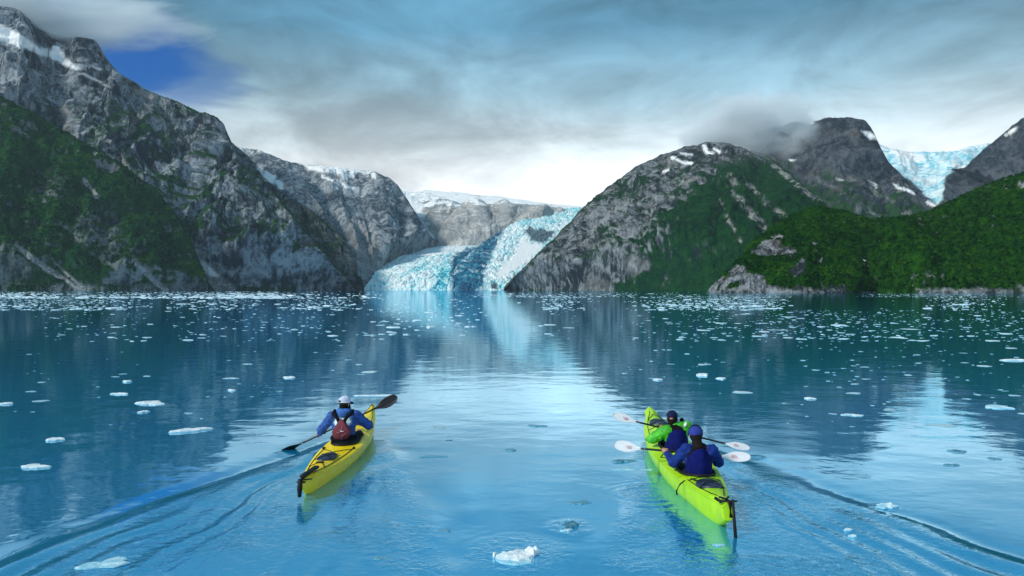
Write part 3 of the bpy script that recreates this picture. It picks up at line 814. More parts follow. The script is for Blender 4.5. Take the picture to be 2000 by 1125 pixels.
# ================================================================== water
def water_mat():
    m = bpy.data.materials.new('fjord_water'); m.use_nodes = True
    t = NT(m.node_tree)
    o = t.n('ShaderNodeOutputMaterial')
    P = t.n('ShaderNodeTexCoord').outputs['Object']
    A = t.n('ShaderNodeAttribute', attribute_name='ruffle').outputs['Fac']
    # small ripples; calm and ruffled patches
    lane = t.maprange(t.noise(t.vmath('MULTIPLY', P, (0.35, 1.0, 1.0)), 0.09, 3, 0.5), 0.35, 0.7, 0.25, 1.0)
    r1 = t.noise(t.vmath('MULTIPLY', P, (0.7, 1.0, 1.0)), 1.1, 3, 0.5)
    r2 = t.noise(t.vmath('MULTIPLY', P, (0.75, 1.0, 1.0)), 5.0, 4, 0.55, 0.3)
    r3 = t.noise(P, 11.0, 3, 0.6, 0.6)
    h = t.math('ADD', t.math('MULTIPLY', r1, 0.010), t.math('MULTIPLY', t.math('MULTIPLY', r2, lane), 0.0028))
    h = t.math('ADD', h, t.math('MULTIPLY', t.math('MULTIPLY', r3, A), 0.0125))
    bn = t.n('ShaderNodeBump')
    bn.inputs['Strength'].default_value = 1.0
    bn.inputs['Distance'].default_value = 1.0
    t.l(h, bn.inputs['Height'])
    body = t.n('ShaderNodeBsdfDiffuse')
    c = t.mix(t.maprange(t.noise(P, 0.05, 3), 0.35, 0.65), (0.004, 0.255, 0.53, 1), (0.008, 0.30, 0.60, 1))
    t.l(c, body.inputs[0])
    gl = t.n('ShaderNodeBsdfGlossy')
    gl.inputs['Roughness'].default_value = 0.035
    gl.inputs['Color'].default_value = (0.60, 0.88, 1.0, 1)
    t.l(bn.outputs[0], gl.inputs['Normal'])
    fr = t.n('ShaderNodeFresnel')
    fr.inputs['IOR'].default_value = 1.45
    t.l(bn.outputs[0], fr.inputs['Normal'])
    fac = t.math('POWER', fr.outputs[0], 0.30, clamp=True)
    mx = t.n('ShaderNodeMixShader')
    t.l(fac, mx.inputs[0]); t.l(body.outputs[0], mx.inputs[1]); t.l(gl.outputs[0], mx.inputs[2])
    t.l(mx.outputs[0], o.inputs[0])
    return m

def spread(lo, hi, a, b, step, k=1.09):
    mid = np.arange(a, b + step * 0.5, step)
    left, right, s, x = [], [], step, a
    while x > lo:
        s *= k; x -= s; left.append(x)
    s, x = step, mid[-1]
    while x < hi:
        s *= k; x += s; right.append(x)
    return np.concatenate([left[::-1], mid, right])
wx = spread(-9000, 9000, -9.5, 9.5, 0.055)
wy = spread(-3000, 12000, 4.5, 16.5, 0.045, 1.06)
WX, WY = np.meshgrid(wx, wy)

def wave_height(X, Y):
    sh = X.shape
    X = X.ravel(); Y = Y.ravel()
    h = np.zeros(len(X)); ruff = np.zeros(len(X))
    near = (np.abs(X) < 14) & (Y > 2) & (Y < 26)
    x, y = X[near], Y[near]
    Q = np.stack([x, y, np.zeros(len(x))], 1)
    hh = 0.004 * gnoise(Q / 1.7, 300) + 0.0018 * gnoise(Q / np.array([0.8, 0.5, 1]), 301)
    rf = np.zeros(len(x))
    wig = 0.34 * gnoise(Q / 1.7, 305) + 0.07 * gnoise(Q / 0.5, 306)
    for (bx, by, tilt, amp_l, amp_r, sx, sy) in WAKES:
        ca, sa = math.cos(tilt), math.sin(tilt)
        lx = (x - bx) * ca + (y - by) * sa          # to the right of the track
        ly = -((y - by) * ca - (x - bx) * sa)       # behind the bow
        for side, amp in ((-1, amp_l), (1, amp_r)):
            for j, (ang, ph, am, wl) in enumerate(((0.28, 0.0, 1.0, 0.56), (0.205, 0.4, 1.0, 0.42), (0.15, 0.9, 0.7, 0.28), (0.09, 1.3, 0.5, 0.18), (0.04, 1.7, 0.35, 0.12))):
                s = side * lx - np.tan(ang) * ly - 0.10 + wig * (0.5 + 0.08 * ly) - 0.012 * ly * ly * 0.35
                fall = sstep(0.3, 2.4, ly) * (1 - sstep(7.5, 13, ly)) * (0.75 + 0.7 * gnoise(Q / 1.1, 320 + 7 * j + side))
                hh += amp * am * fall * np.exp(-(s / (wl * 0.75)) ** 2) * np.cos(s / wl * 3.4)
        wedge = sstep(0.1, -0.25, np.abs(lx) - np.tan(0.30) * ly - 0.25) * sstep(0.4, 1.6, ly)
        rf = np.maximum(rf, wedge * (0.35 + 0.65 * sstep(-0.15, 0.35, gnoise(Q / 0.9, 307) + 0.5 * gnoise(Q / 0.35, 308))))
    for (cx, cy, rad, amp, wl) in RINGS:
        r = np.hypot(x - cx, y - cy) * (1 + 0.16 * gnoise(Q / 0.5, 310)) + 0.05 * gnoise(Q / 0.25, 311)
        hh += 0.5 * amp * np.exp(-((r - rad * 0.6) / (rad * 0.5)) ** 2) * np.cos(2 * np.pi * r / wl)
        rf = np.maximum(rf, 0.8 * sstep(rad, rad * 0.5, r))
    h[near] = hh * (1 - sstep(10, 14, np.abs(x))) * (1 - sstep(18, 26, y))
    ruff[near] = rf
    return h.reshape(sh), ruff.reshape(sh)

# bow x, bow y, heading, strength of the left and right arm
WAKES = [(-2.76, 13.3, 0.0, 0.032, 0.016, 0, 0), (2.66, 12.9, R(2.5), 0.009, 0.028, 0, 0)]
RINGS = []
for (px, py, rpx, amp, wl) in ((757, 928, 50, 0.008, 0.13), (1262, 965, 78, 0.010, 0.17), (1008, 1082, 130, 0.0022, 0.14), (300, 1085, 120, 0.005, 0.17),
                               (415, 1010, 70, 0.006, 0.14), (1345, 1085, 95, 0.005, 0.12), (560, 885, 30, 0.005, 0.10), (1475, 893, 22, 0.010, 0.10),
                               (740, 1050, 120, 0.0028, 0.15), (1725, 990, 35, 0.006, 0.11), (1660, 1030, 60, 0.004, 0.12), (1760, 1022, 40, 0.005, 0.12), (1110, 1030, 60, 0.002, 0.10)):
    g = G(px, py)
    RINGS.append((g[0], g[1], rpx * g[1] / FPX, amp, wl))
WH, WR = wave_height(WX, WY)
water = mesh_np('water', np.stack([WX, WY, WH], -1).reshape(-1, 3), grid_faces(len(wx), len(wy)), water_mat(), attrs=dict(ruffle=WR.ravel()))
tag(water, kind='structure')

# ================================================================== drifting ice
def ice_mat(name, a, b_, rough, spec=0.4, trans=0.0):
    m, t, b, o = new_mat(name)
    P = t.n('ShaderNodeTexCoord').outputs['Object']
    n = t.noise(P, 9.0, 4, 0.6)
    pos = t.n('ShaderNodeNewGeometry').outputs['Position']
    sep = t.n('ShaderNodeSeparateXYZ'); t.l(pos, sep.inputs[0])
    wet = t.maprange(t.math('ADD', sep.outputs[2], t.math('MULTIPLY', t.math('SUBTRACT', n, 0.5), 0.03)), 0.004, 0.022, 1.0, 0.0)
    c = t.mix(t.maprange(n, 0.35, 0.65), a, b_)
    c = t.mix(t.math('MULTIPLY', wet, 0.8), c, (0.20, 0.52, 0.68, 1))      # soaked blue ice at the waterline
    t.l(c, b.inputs['Base Color'])
    b.inputs['Roughness'].default_value = rough
    b.inputs['Specular IOR Level'].default_value = spec
    b.inputs['Transmission Weight'].default_value = trans
    b.inputs['IOR'].default_value = 1.31
    bn = t.n('ShaderNodeBump'); bn.inputs['Distance'].default_value = 0.02
    t.l(t.noise(P, 22.0, 4, 0.6), bn.inputs['Height']); t.l(bn.outputs[0], b.inputs['Normal'])
    return m
M_ice = ice_mat('white_ice', (0.55, 0.70, 0.78, 1), (0.80, 0.86, 0.89, 1), 0.38)
M_clear = ice_mat('clear_ice', (0.06, 0.25, 0.38, 1), (0.16, 0.42, 0.55, 1), 0.22, 0.3, 0.35)
M_sunk = ice_mat('waterlogged_ice', (0.30, 0.62, 0.80, 1), (0.62, 0.82, 0.92, 1), 0.3)
rng = np.random.default_rng(12)

def floe_shape(w, d, h, n, rough=0.30, seed=None):
    """an irregular flat lump of ice: under water rim, waterline, shoulder and lumpy top"""
    r = np.random.default_rng(seed) if seed is not None else rng
    a = np.linspace(0, 2 * np.pi, n, endpoint=False) + r.uniform(-0.25, 0.25, n) * 2 * np.pi / n
    rad = 1 + r.uniform(-rough, rough, n)
    rad = 0.8 * rad + 0.1 * (np.roll(rad, 1) + np.roll(rad, -1)) + rough * 0.6 * np.cos(2 * a + r.uniform(0, 6)) + rough * 0.4 * np.cos(3 * a + r.uniform(0, 6))
    ex, ey = np.cos(a) * rad * w / 2, np.sin(a) * rad * d / 2
    rings = [(0.80, np.full(n, -0.5 * h - 0.02)), (1.0, np.full(n, 0.0)), (0.93, h * r.uniform(0.45, 0.95, n)), (0.55, h * r.uniform(0.75, 1.35, n))]
    V = [np.stack([ex * s, ey * s, z], 1) for s, z in rings]
    V.append(np.array([[0, 0, h * r.uniform(0.8, 1.3)], [0, 0, -0.6 * h - 0.02]]))
    V = np.concatenate(V)
    k = np.arange(n); k2 = (k + 1) % n
    Q = np.concatenate([np.stack([j * n + k, j * n + k2, (j + 1) * n + k2, (j + 1) * n + k], 1) for j in range(3)])
    T3 = np.concatenate([np.stack([3 * n + k, 3 * n + k2, np.full(n, 4 * n)], 1), np.stack([k2, k, np.full(n, 4 * n + 1)], 1)])
    return V, [Q, T3]

def put_floe(px, py, wpx, asp, h, mat, label, group=None, rz=0.0, n=12, seed=1, z=0.0, name='ice_floe', rough=0.36):
    g = G(px, py)
    w = wpx * g[1] / FPX
    V, F = floe_shape(w, w * asp, h, n, rough, seed)
    o = mesh_np(name, V, F, mat, smooth=False)
    o.location = (g[0], g[1], z)
    o.rotation_euler = (0, 0, rz)
    tag(o, label, 'ice', group)
    return o

# the floes one can name
NAMED = [
    (375, 841, 70, 0.30, 0.06, 'w', 'long narrow white ice floe on dark water left of the yellow kayak', 0.35, 14),
    (290, 788, 52, 0.75, 0.05, 'w', 'white ice floe with a pointed right end, upper left of the long narrow floe', 0.05, 15),
    (280, 805, 18, 0.7, 0.04, 'w', 'small white ice lump just below the pointed white floe on the left', 0.3, 10),
    (108, 859, 33, 0.6, 0.05, 'w', 'oval white ice floe alone near the left edge, above the broad flat one', 0.0, 12),
    (66, 912, 50, 0.6, 0.04, 'w', 'broad flat white ice floe nearest the left edge of the picture', 0.1, 13),
    (736, 773, 78, 0.16, 0.03, 'w', 'thin white ice strip behind the raised black paddle blade', 0.0, 14),
    (205, 1101, 85, 0.55, 0.02, 's', 'half sunken pale ice slab among ripples at the bottom left', 0.15, 14),
    (1222, 917, 36, 0.6, 0.015, 's', 'pale waterlogged ice plate left of the green kayak, under the white paddle blade', 0.0, 12),
    (1266, 918, 22, 0.7, 0.015, 's', 'small pale waterlogged ice plate touching the shade of the green kayak', 0.3, 11),
    (1217, 901, 38, 0.6, 0.03, 'c', 'dark glassy ice floe just below the left paddle blades of the green kayak', 0.0, 12),
    (1112, 1027, 32, 0.9, 0.05, 'c', 'dark glassy ice lump with white ice against its lower side', 0.2, 10),
    (1107, 1036, 20, 0.6, 0.02, 'w', 'white ice scrap against the dark glassy lump in the middle foreground', 0.2, 9),
    (1133, 982, 38, 0.55, 0.02, 'c', 'flat glassy ice floe between the kayaks, above the glassy lump', 0.1, 11),
    (996, 879, 24, 0.7, 0.02, 'c', 'glassy ice floe alone in the middle of the pale water', 0.0, 10),
    (1047, 832, 36, 0.55, 0.02, 'c', 'widest glassy ice floe on the bright water below the glacier reflection', 0.0, 11),
    (845, 891, 40, 0.4, 0.015, 'c', 'ragged glassy ice scrap right of the yellow kayak', 0.0, 12),
    (877, 860, 14, 0.6, 0.015, 'c', 'tiny glassy ice scrap right of the yellow kayak, above the ragged scrap', 0.0, 9),
    (745, 1090, 36, 0.4, 0.012, 'c', 'ragged glassy ice patch at the bottom, below the yellow kayak', 0.3, 13),
    (865, 1036, 30, 0.4, 0.012, 'c', 'faint glassy ice patch on the wake between the kayaks', 0.0, 12),
    (1730, 989, 44, 0.7, 0.025, 's', 'bubbly ice lump in a ring of ripples right of the green kayak', 0.0, 13),
    (1737, 988, 16, 0.8, 0.045, 'w', 'white tip on the bubbly ice lump right of the green kayak', 0.5, 9),
    (1664, 1047, 20, 0.5, 0.02, 'w', 'small white ice scrap in the right wake, lower of two', 0.0, 9),
    (1656, 1036, 14, 0.5, 0.03, 'w', 'small white ice scrap in the right wake, upper of two', 0.0, 9),
    (1402, 1064, 24, 0.6, 0.012, 's', 'pale sunken ice scrap just left of the green kayak rudder', 0.2, 10),
    (1872, 882, 36, 0.55, 0.03, 'c', 'grey glassy ice floe on the bright patch near the right edge', 0.0, 12),
    (1940, 896, 27, 0.6, 0.02, 'c', 'glassy ice floe right of the grey one on the bright patch', 0.0, 11),
    (1857, 909, 24, 0.6, 0.025, 'c', 'glassy ice pair below the grey floe on the bright right patch', 0.0, 10),
    (1372, 733, 26, 1.0, 0.07, 'w', 'heaped white ice lump right of the glacier reflection', 0.0, 10),
    (1409, 740, 24, 0.8, 0.05, 'w', 'blocky white ice floe right of the heaped lump', 0.0, 10),
    (1284, 742, 20, 0.6, 0.05, 'w', 'pale ice floe left of the heaped white lump', 0.0, 10),
    (1666, 811, 40, 0.5, 0.03, 'w', 'slim white ice floe on dark water above the right wake', 0.0, 11),
    (1584, 779, 24, 0.6, 0.04, 'w', 'white ice floe above and left of the slim floe on the right', 0.0, 10),
    (1950, 796, 55, 0.55, 0.04, 's', 'spread out pale ice raft close to the right edge', 0.0, 14),
    (1982, 704, 40, 0.5, 0.07, 'w', 'broad white ice floe at the right edge of the dark water', 0.0, 12),
    (565, 738, 28, 0.6, 0.05, 'w', 'white ice floe on dark water above the yellow kayak, left of the bright lane', 0.0, 10),
    (234, 770, 32, 0.5, 0.05, 'w', 'rounded bar of white ice above the pointed floe on the left', 0.0, 11),
    (14, 789, 26, 0.5, 0.05, 'w', 'white ice floe cut off by the left edge of the picture', 0.0, 10),
    (248, 746, 18, 0.8, 0.06, 'w', 'small white ice floe above the rounded bar on the left', 0.0, 9),
    (453, 763, 16, 0.7, 0.05, 'w', 'small knobbly white ice floe between the left floes and the yellow kayak', 0.0, 9),
]
MM = {'w': M_ice, 's': M_sunk, 'c': M_clear}
for k, (px, py, w, asp, h, mk, lab, rz, n) in enumerate(NAMED):
    put_floe(px, py, w, asp, h * 0.7, MM[mk], lab, None, rz, n + 5, 500 + k)

# the large chunk nearest the camera, with its raised horn and the loose lump at its other end
g = G(1004, 1088)
w = 76 * g[1] / FPX
V, F = floe_shape(w, w * 0.75, 0.04, 18, 0.2, 77)
chunk = empty('ice_floe', (g[0], g[1], 0))
tag(chunk, 'large white ice chunk with a raised horn, nearest the camera between the kayaks', 'ice')
mesh_np('slab', V, F, M_ice, chunk, smooth=False)
V, F = floe_shape(0.15, 0.10, 0.055, 9, 0.4, 78)
V[:, 0] += 0.19; V[:, 1] += 0.07; V[:, 2] += 0.01
mesh_np('horn', V, F, M_ice, chunk, smooth=False)
V, F = floe_shape(0.05, 0.05, 0.04, 8, 0.4, 79)
V[:, 0] -= 0.20; V[:, 1] += 0.0
mesh_np('knob', V, F, M_ice, chunk, smooth=False)
V, F = floe_shape(w * 1.12, w * 0.72, 0.012, 16, 0.15, 80)
V[:, 1] -= 0.05
mesh_np('waterlogged_foot', V, F, M_sunk, chunk, smooth=False)

# scattered floes: the ones showing largest are things, the rest is brash ice
def scatter(n, d0, d1, xpx, wmed, sig, hfac, clump, seed, even=False):
    r = np.random.default_rng(seed)
    d = np.exp(r.uniform(np.log(d0), np.log(d1), n)) if not even else 1 / r.uniform(1 / d1, 1 / d0, n)
    px = r.uniform(xpx[0], xpx[1], n)
    X = (px - 1000) / FPX * d
    Q = np.stack([X, d * 0.45, np.zeros(n)], 1)
    dens = fbm(Q / np.maximum(d, 20)[:, None] * 40, 5.0, 3, seed=seed)
    ok = r.uniform(-0.21, 0.21, n) * (1 - clump) < dens * 1.2
    w = np.exp(r.normal(np.log(wmed), sig, n))
    return np.stack([X, d, w, w * r.uniform(0.4, 0.95, n), w ** 0.6 * hfac * r.uniform(0.5, 1.4, n)], 1)[ok]
sets = [scatter(200, 13.5, 36, (-250, 900), 0.13, 0.62, 0.026, 0.0, 1), scatter(430, 13.5, 36, (1180, 2250), 0.12, 0.62, 0.026, 0.0, 2),
        scatter(850, 36, 90, (-250, 860), 0.18, 0.62, 0.034, 0.0, 3), scatter(1800, 36, 90, (1090, 2250), 0.175, 0.62, 0.034, 0.0, 4),
        scatter(3300, 90, 260, (-250, 800), 0.34, 0.60, 0.055, 0.0, 5), scatter(5200, 90, 260, (1060, 2250), 0.32, 0.60, 0.055, 0.0, 6),
        scatter(4600, 205, 900, (-250, 760), 1.1, 0.5, 0.075, -0.9, 7, True), scatter(2200, 230, 800, (900, 1500), 0.7, 0.5, 0.05, -0.9, 8, True),
        scatter(1800, 230, 440, (1400, 2250), 0.45, 0.5, 0.045, -0.6, 9), scatter(700, 40, 700, (740, 1080), 0.35, 0.45, 0.06, 0.0, 10)]
FL = np.concatenate(sets)
# keep the boats' own water free
pxs = 1000 + FL[:, 0] / FL[:, 1] * FPX
pys = HOR + CAM_H * FPX / FL[:, 1]
free = ~((pys > 770) & (pxs > 560) & (pxs < 830)) & ~((pys > 770) & (pxs > 1180) & (pxs < 1500))
lane = np.abs(pxs - (960 + (pys - 700) * 0.2)) < (120 + 0.3 * (pys - 570))
free &= ~((pys > 640) & lane & (rng.random(len(FL)) < 0.85))
FL = FL[free]
size = FL[:, 2] / FL[:, 1] * np.where((np.abs(FL[:, 0] / FL[:, 1]) < 0.76), 1, 0.01)
order = np.argsort(-size)
shapes = []
for k in range(14):
    V, F = floe_shape(1.0, 1.0, 1.0, 9, 0.38, 900 + k)
    V[:, 2] = np.where(V[:, 2] < 0, V[:, 2] * 0.6, V[:, 2])
    me = mesh_np('ice_floe', V, F, M_ice, smooth=False)
    shapes.append((me.data, V, F))
    bpy.data.objects.remove(me)
for j, i in enumerate(order[:258]):
    x, y, w, dp, h = FL[i]
    o = bpy.data.objects.new('ice_floe', shapes[j % 14][0])
    COL.objects.link(o)
    o.location = (x, y, 0.0)
    o.scale = (w, dp, h)
    o.rotation_euler = (0, 0, rng.uniform(-0.5, 0.5) + (math.pi if j % 2 else 0))
    fx, fy = 1000 + x / y * FPX, HOR + CAM_H * FPX / y
    col_ = ('at the far left edge' if fx < 330 else 'left of the glacier reflection' if fx < 760 else 'in the lane of the glacier reflection' if fx < 1080 else
            'right of the glacier reflection' if fx < 1400 else 'below the near green hill' if fx < 1720 else 'at the far right edge')
    row_ = 'abreast of the kayaks' if fy > 760 else 'just beyond the kayaks' if fy > 680 else 'half way to the shore'
    tag(o, 'small white ice floe ' + col_ + ', ' + row_, 'ice', 'small ice floes ' + col_)
rest = FL[order[258:]]
n = 6
ang = np.linspace(0, 2 * np.pi, n, endpoint=False)
N_ = len(rest)
r_ = rng.uniform(0.7, 1.25, (N_, n)) * 0.5
ca, sa = np.cos(ang)[None], np.sin(ang)[None]
x0, y0, w0, d0, h0 = [rest[:, k][:, None] for k in range(5)]
base = np.stack([x0 + ca * r_ * w0, y0 + sa * r_ * d0, np.full((N_, n), -0.02)], -1)
top = np.stack([x0 + ca * r_ * w0 * 0.8, y0 + sa * r_ * d0 * 0.8, h0 * rng.uniform(0.5, 1.3, (N_, n))], -1)
V = np.concatenate([base, top], 1).reshape(-1, 3)
k = np.arange(n); k2 = (k + 1) % n
Fq = np.stack([k, k2, n + k2, n + k], 1)
Fq = (Fq[None] + (np.arange(N_) * 2 * n)[:, None, None]).reshape(-1, 4)
Ft = np.array([[6, 7, 8, 9], [6, 9, 10, 11]])
Ft = (Ft[None] + (np.arange(N_) * 2 * n)[:, None, None]).reshape(-1, 4)
brash = mesh_np('brash_ice', V, np.concatenate([Fq, Ft]), M_ice, smooth=False)
tag(brash, 'fine white brash ice strewn over the far water towards the shores', 'ice', kind='stuff')

# ================================================================== modelling helpers for boats and people
def tube(pts, r, n=6, closed=False, flat=1.0):
    """tube along a polyline; flat < 1 squashes it vertically"""
    P = np.asarray(pts, float)
    m = len(P)
    rr = np.broadcast_to(np.asarray(r, float), (m,))
    T_ = np.roll(P, -1, 0) - np.roll(P, 1, 0) if closed else np.gradient(P, axis=0)
    T_ /= np.linalg.norm(T_, axis=1, keepdims=True) + 1e-9
    up = np.where(np.abs(T_[:, 2:3]) > 0.9, np.array([[0.0, 1.0, 0.0]]), np.array([[0.0, 0.0, 1.0]]))
    A = np.cross(T_, up); A /= np.linalg.norm(A, axis=1, keepdims=True) + 1e-9
    B = np.cross(A, T_)
    a = np.linspace(0, 2 * np.pi, n, endpoint=False)
    V = P[:, None] + rr[:, None, None] * (np.cos(a)[None, :, None] * A[:, None] + flat * np.sin(a)[None, :, None] * B[:, None])
    V = V.reshape(-1, 3)
    k = np.arange(n); k2 = (k + 1) % n
    rows = m if closed else m - 1
    F = np.concatenate([np.stack([i * n + k, i * n + k2, ((i + 1) % m) * n + k2, ((i + 1) % m) * n + k], 1) for i in range(rows)])
    if closed: return V, [F]
    V = np.concatenate([V, P[:1], P[-1:]])
    c = len(V)
    T3 = np.concatenate([np.stack([k2, k, np.full(n, c - 2)], 1), np.stack([(m - 1) * n + k, (m - 1) * n + k2, np.full(n, c - 1)], 1)])
    return V, [F, T3]

def join(parts):
    Vs, Qs, Ts, o = [], [], [], 0
    for V, F in parts:
        for f in (F if isinstance(F, list) else [F]):
            f = np.asarray(f)
            if not len(f): continue
            (Qs if f.shape[1] == 4 else Ts).append(f + o)
        Vs.append(np.asarray(V, float)); o += len(V)
    out = []
    if Qs: out.append(np.concatenate(Qs))
    if Ts: out.append(np.concatenate(Ts))
    return np.concatenate(Vs), out

def box(c, s, rz=0.0):
    x, y, z = [k / 2 for k in s]
    b = min(s) * 0.22
    V = []
    for sz, e in ((-z, b), (-z + b, 0), (z - b, 0), (z, b)):
        V += [(-x + e, -y + e, sz), (x - e, -y + e, sz), (x - e, y - e, sz), (-x + e, y - e, sz)]
    V = np.array(V)
    ca, sa = math.cos(rz), math.sin(rz)
    V = np.stack([V[:, 0] * ca - V[:, 1] * sa, V[:, 0] * sa + V[:, 1] * ca, V[:, 2]], 1) + np.array(c)
    F = [(3, 2, 1, 0), (12, 13, 14, 15)]
    for j in range(3):
        for k in range(4):
            a = j * 4 + k; b2 = j * 4 + (k + 1) % 4
            F.append((a, b2, b2 + 4, a + 4))
    return V, [np.array(F)]

# ---- soft solids: signed distances on a grid, skinned with surface nets
def s_cap(a, b, ra, rb=None):
    a = np.array(a, np.float32); b = np.array(b, np.float32); rb = ra if rb is None else rb
    def f(P):
        ab = b - a
        t = np.clip(((P - a) @ ab) / max(float(ab @ ab), 1e-9), 0, 1)
        return np.linalg.norm(P - a - t[..., None] * ab, axis=-1) - (ra + (rb - ra) * t)
    m = max(ra, rb)
    return f, np.minimum(a, b) - m, np.maximum(a, b) + m

def s_ell(c, r, rot=None):
    c = np.array(c, np.float32); r = np.array(r, np.float32)
    Mx = np.array(rot, np.float32) if rot is not None else np.eye(3, dtype=np.float32)
    def f(P):
        q = (P - c) @ Mx
        k0 = np.linalg.norm(q / r, axis=-1); k1 = np.linalg.norm(q / (r * r), axis=-1)
        return k0 * (k0 - 1) / np.maximum(k1, 1e-5)
    m = float(r.max())
    return f, c - m, c + m

def rotz(a):
    return [[math.cos(a), -math.sin(a), 0], [math.sin(a), math.cos(a), 0], [0, 0, 1]]

def solid(prims, h=0.012, k=0.03, noise=None, cut=None):
    """prims: (sdf, lo, hi[, k]); returns vertices and quads"""
    lo = np.min([p[1] for p in prims], 0) - 3 * h
    hi = np.max([p[2] for p in prims], 0) + 3 * h
    n = np.ceil((hi - lo) / h).astype(int) + 1
    ax = [lo[i] + h * np.arange(n[i]) for i in range(3)]
    F = np.full(n, 1.0, np.float32)
    for p in prims:
        kk = p[3] if len(p) > 3 else k
        m = kk + 2.5 * h
        i0 = np.maximum(((p[1] - m - lo) / h).astype(int), 0); i1 = np.minimum(((p[2] + m - lo) / h).astype(int) + 2, n)
        sl = tuple(slice(i0[i], i1[i]) for i in range(3))
        P = np.stack(np.meshgrid(*[ax[i][sl[i]] for i in range(3)], indexing='ij'), -1).astype(np.float32)
        d = p[0](P)
        o = F[sl]
        hh = np.clip(0.5 + 0.5 * (o - d) / kk, 0, 1)
        F[sl] = o * (1 - hh) + d * hh - kk * hh * (1 - hh)
    if noise is not None or cut is not None:
        P = np.stack(np.meshgrid(*ax, indexing='ij'), -1)
        near = np.abs(F) < 4 * h
        if noise is not None: F[near] += noise(P[near]).astype(np.float32)
        if cut is not None: F = np.maximum(F, cut(P).astype(np.float32))
    return surface_nets(F, lo, h)

def surface_nets(F, lo, h):
    S = F < 0
    c = [S[i:F.shape[0] - 1 + i, j:F.shape[1] - 1 + j, k:F.shape[2] - 1 + k] for i in (0, 1) for j in (0, 1) for k in (0, 1)]
    cnt = sum(x.astype(np.int8) for x in c)
    act = (cnt > 0) & (cnt < 8)
    idx = np.full(act.shape, -1, np.int64)
    I = np.argwhere(act)
    idx[act] = np.arange(len(I))
    acc = np.zeros((len(I), 3)); num = np.zeros(len(I))
    cr = [(i, j, k) for i in (0, 1) for j in (0, 1) for k in (0, 1)]
    val = {q: F[I[:, 0] + q[0], I[:, 1] + q[1], I[:, 2] + q[2]] for q in cr}
    for q in cr:
        for a in range(3):
            if q[a] == 0:
                q2 = tuple(1 if b == a else q[b] for b in range(3))
                f0, f1 = val[q], val[q2]
                x = (f0 < 0) != (f1 < 0)
                t = np.where(x, f0 / np.where(x, f0 - f1, 1), 0)
                pt = np.array(q)[None] + t[:, None] * (np.array(q2) - np.array(q))[None]
                acc += np.where(x[:, None], pt, 0); num += x
    V = lo + h * (I + acc / np.maximum(num, 1)[:, None])
    quads = []
    for a in range(3):
        b, c2 = (a + 1) % 3, (a + 2) % 3
        s0 = [slice(None)] * 3; s1 = [slice(None)] * 3
        s0[a] = slice(0, -1); s1[a] = slice(1, None)
        A, B = S[tuple(s0)], S[tuple(s1)]
        E = np.argwhere(A != B)
        ok = (E[:, b] > 0) & (E[:, c2] > 0) & (E[:, b] < F.shape[b] - 1) & (E[:, c2] < F.shape[c2] - 1)
        E = E[ok]
        ins = A[tuple(E.T)]
        def cell(db, dc):
            q = E.copy(); q[:, b] += db; q[:, c2] += dc
            return idx[tuple(q.T)]
        Q = np.stack([cell(-1, -1), cell(0, -1), cell(0, 0), cell(-1, 0)], 1)
        Q[~ins] = Q[~ins][:, ::-1]
        quads.append(Q)
    return V, [np.concatenate(quads)]

def crumple(amp, L, seed, stretch=(1, 1, 1)):
    s = np.array(stretch)
    return lambda P: amp * fbm(P * s, L, 3, seed=seed, ridged=True)

# ================================================================== kayaks
def plastic(name, col, col2):
    m, t, b, o = new_mat(name)
    P = t.n('ShaderNodeTexCoord').outputs['Object']
    c = t.mix(t.maprange(t.noise(P, 2.2, 5, 0.6), 0.35, 0.7), col, col2)
    scuff = t.noise(t.vmath('MULTIPLY', P, (1.0, 0.12, 1.0)), 42.0, 4, 0.7)
    c = t.mix(t.maprange(scuff, 0.60, 0.72, 0.0, 0.30), c, (0.75, 0.75, 0.62, 1))
    grime = t.noise(P, 6.0, 6, 0.7, 0.5)
    c = t.mix(t.maprange(grime, 0.56, 0.72, 0.0, 0.35), c, tuple(x * 0.45 for x in col[:3]) + (1,))
    t.l(c, b.inputs['Base Color'])
    r = t.maprange(t.noise(P, 9.0, 4, 0.6), 0.3, 0.7, 0.22, 0.55)
    t.l(r, b.inputs['Roughness'])
    bn = t.n('ShaderNodeBump'); bn.inputs['Distance'].default_value = 0.002
    t.l(t.noise(P, 30, 4, 0.6), bn.inputs['Height']); t.l(bn.outputs[0], b.inputs['Normal'])
    return m
M_yel = plastic('yellow_plastic', (0.95, 0.74, 0.001, 1), (0.88, 0.62, 0.001, 1))
M_grn = plastic('lime_plastic', (0.42, 0.74, 0.002, 1), (0.32, 0.64, 0.002, 1))
M_blk = simple_mat('black_rubber', (0.008, 0.009, 0.011), 0.6, 0.3, 20, spec=0.25)
M_hat = simple_mat('hatch_rubber', (0.018, 0.032, 0.060), 0.42, 0.4, 9, 0.003, 40)
M_well = simple_mat('cockpit_interior', (0.02, 0.025, 0.03), 0.7, 0.4, 9)
M_navy = simple_mat('navy_fabric', (0.004, 0.008, 0.095), 0.95, 0.25, 14, 0.002, 160, spec=0.1)

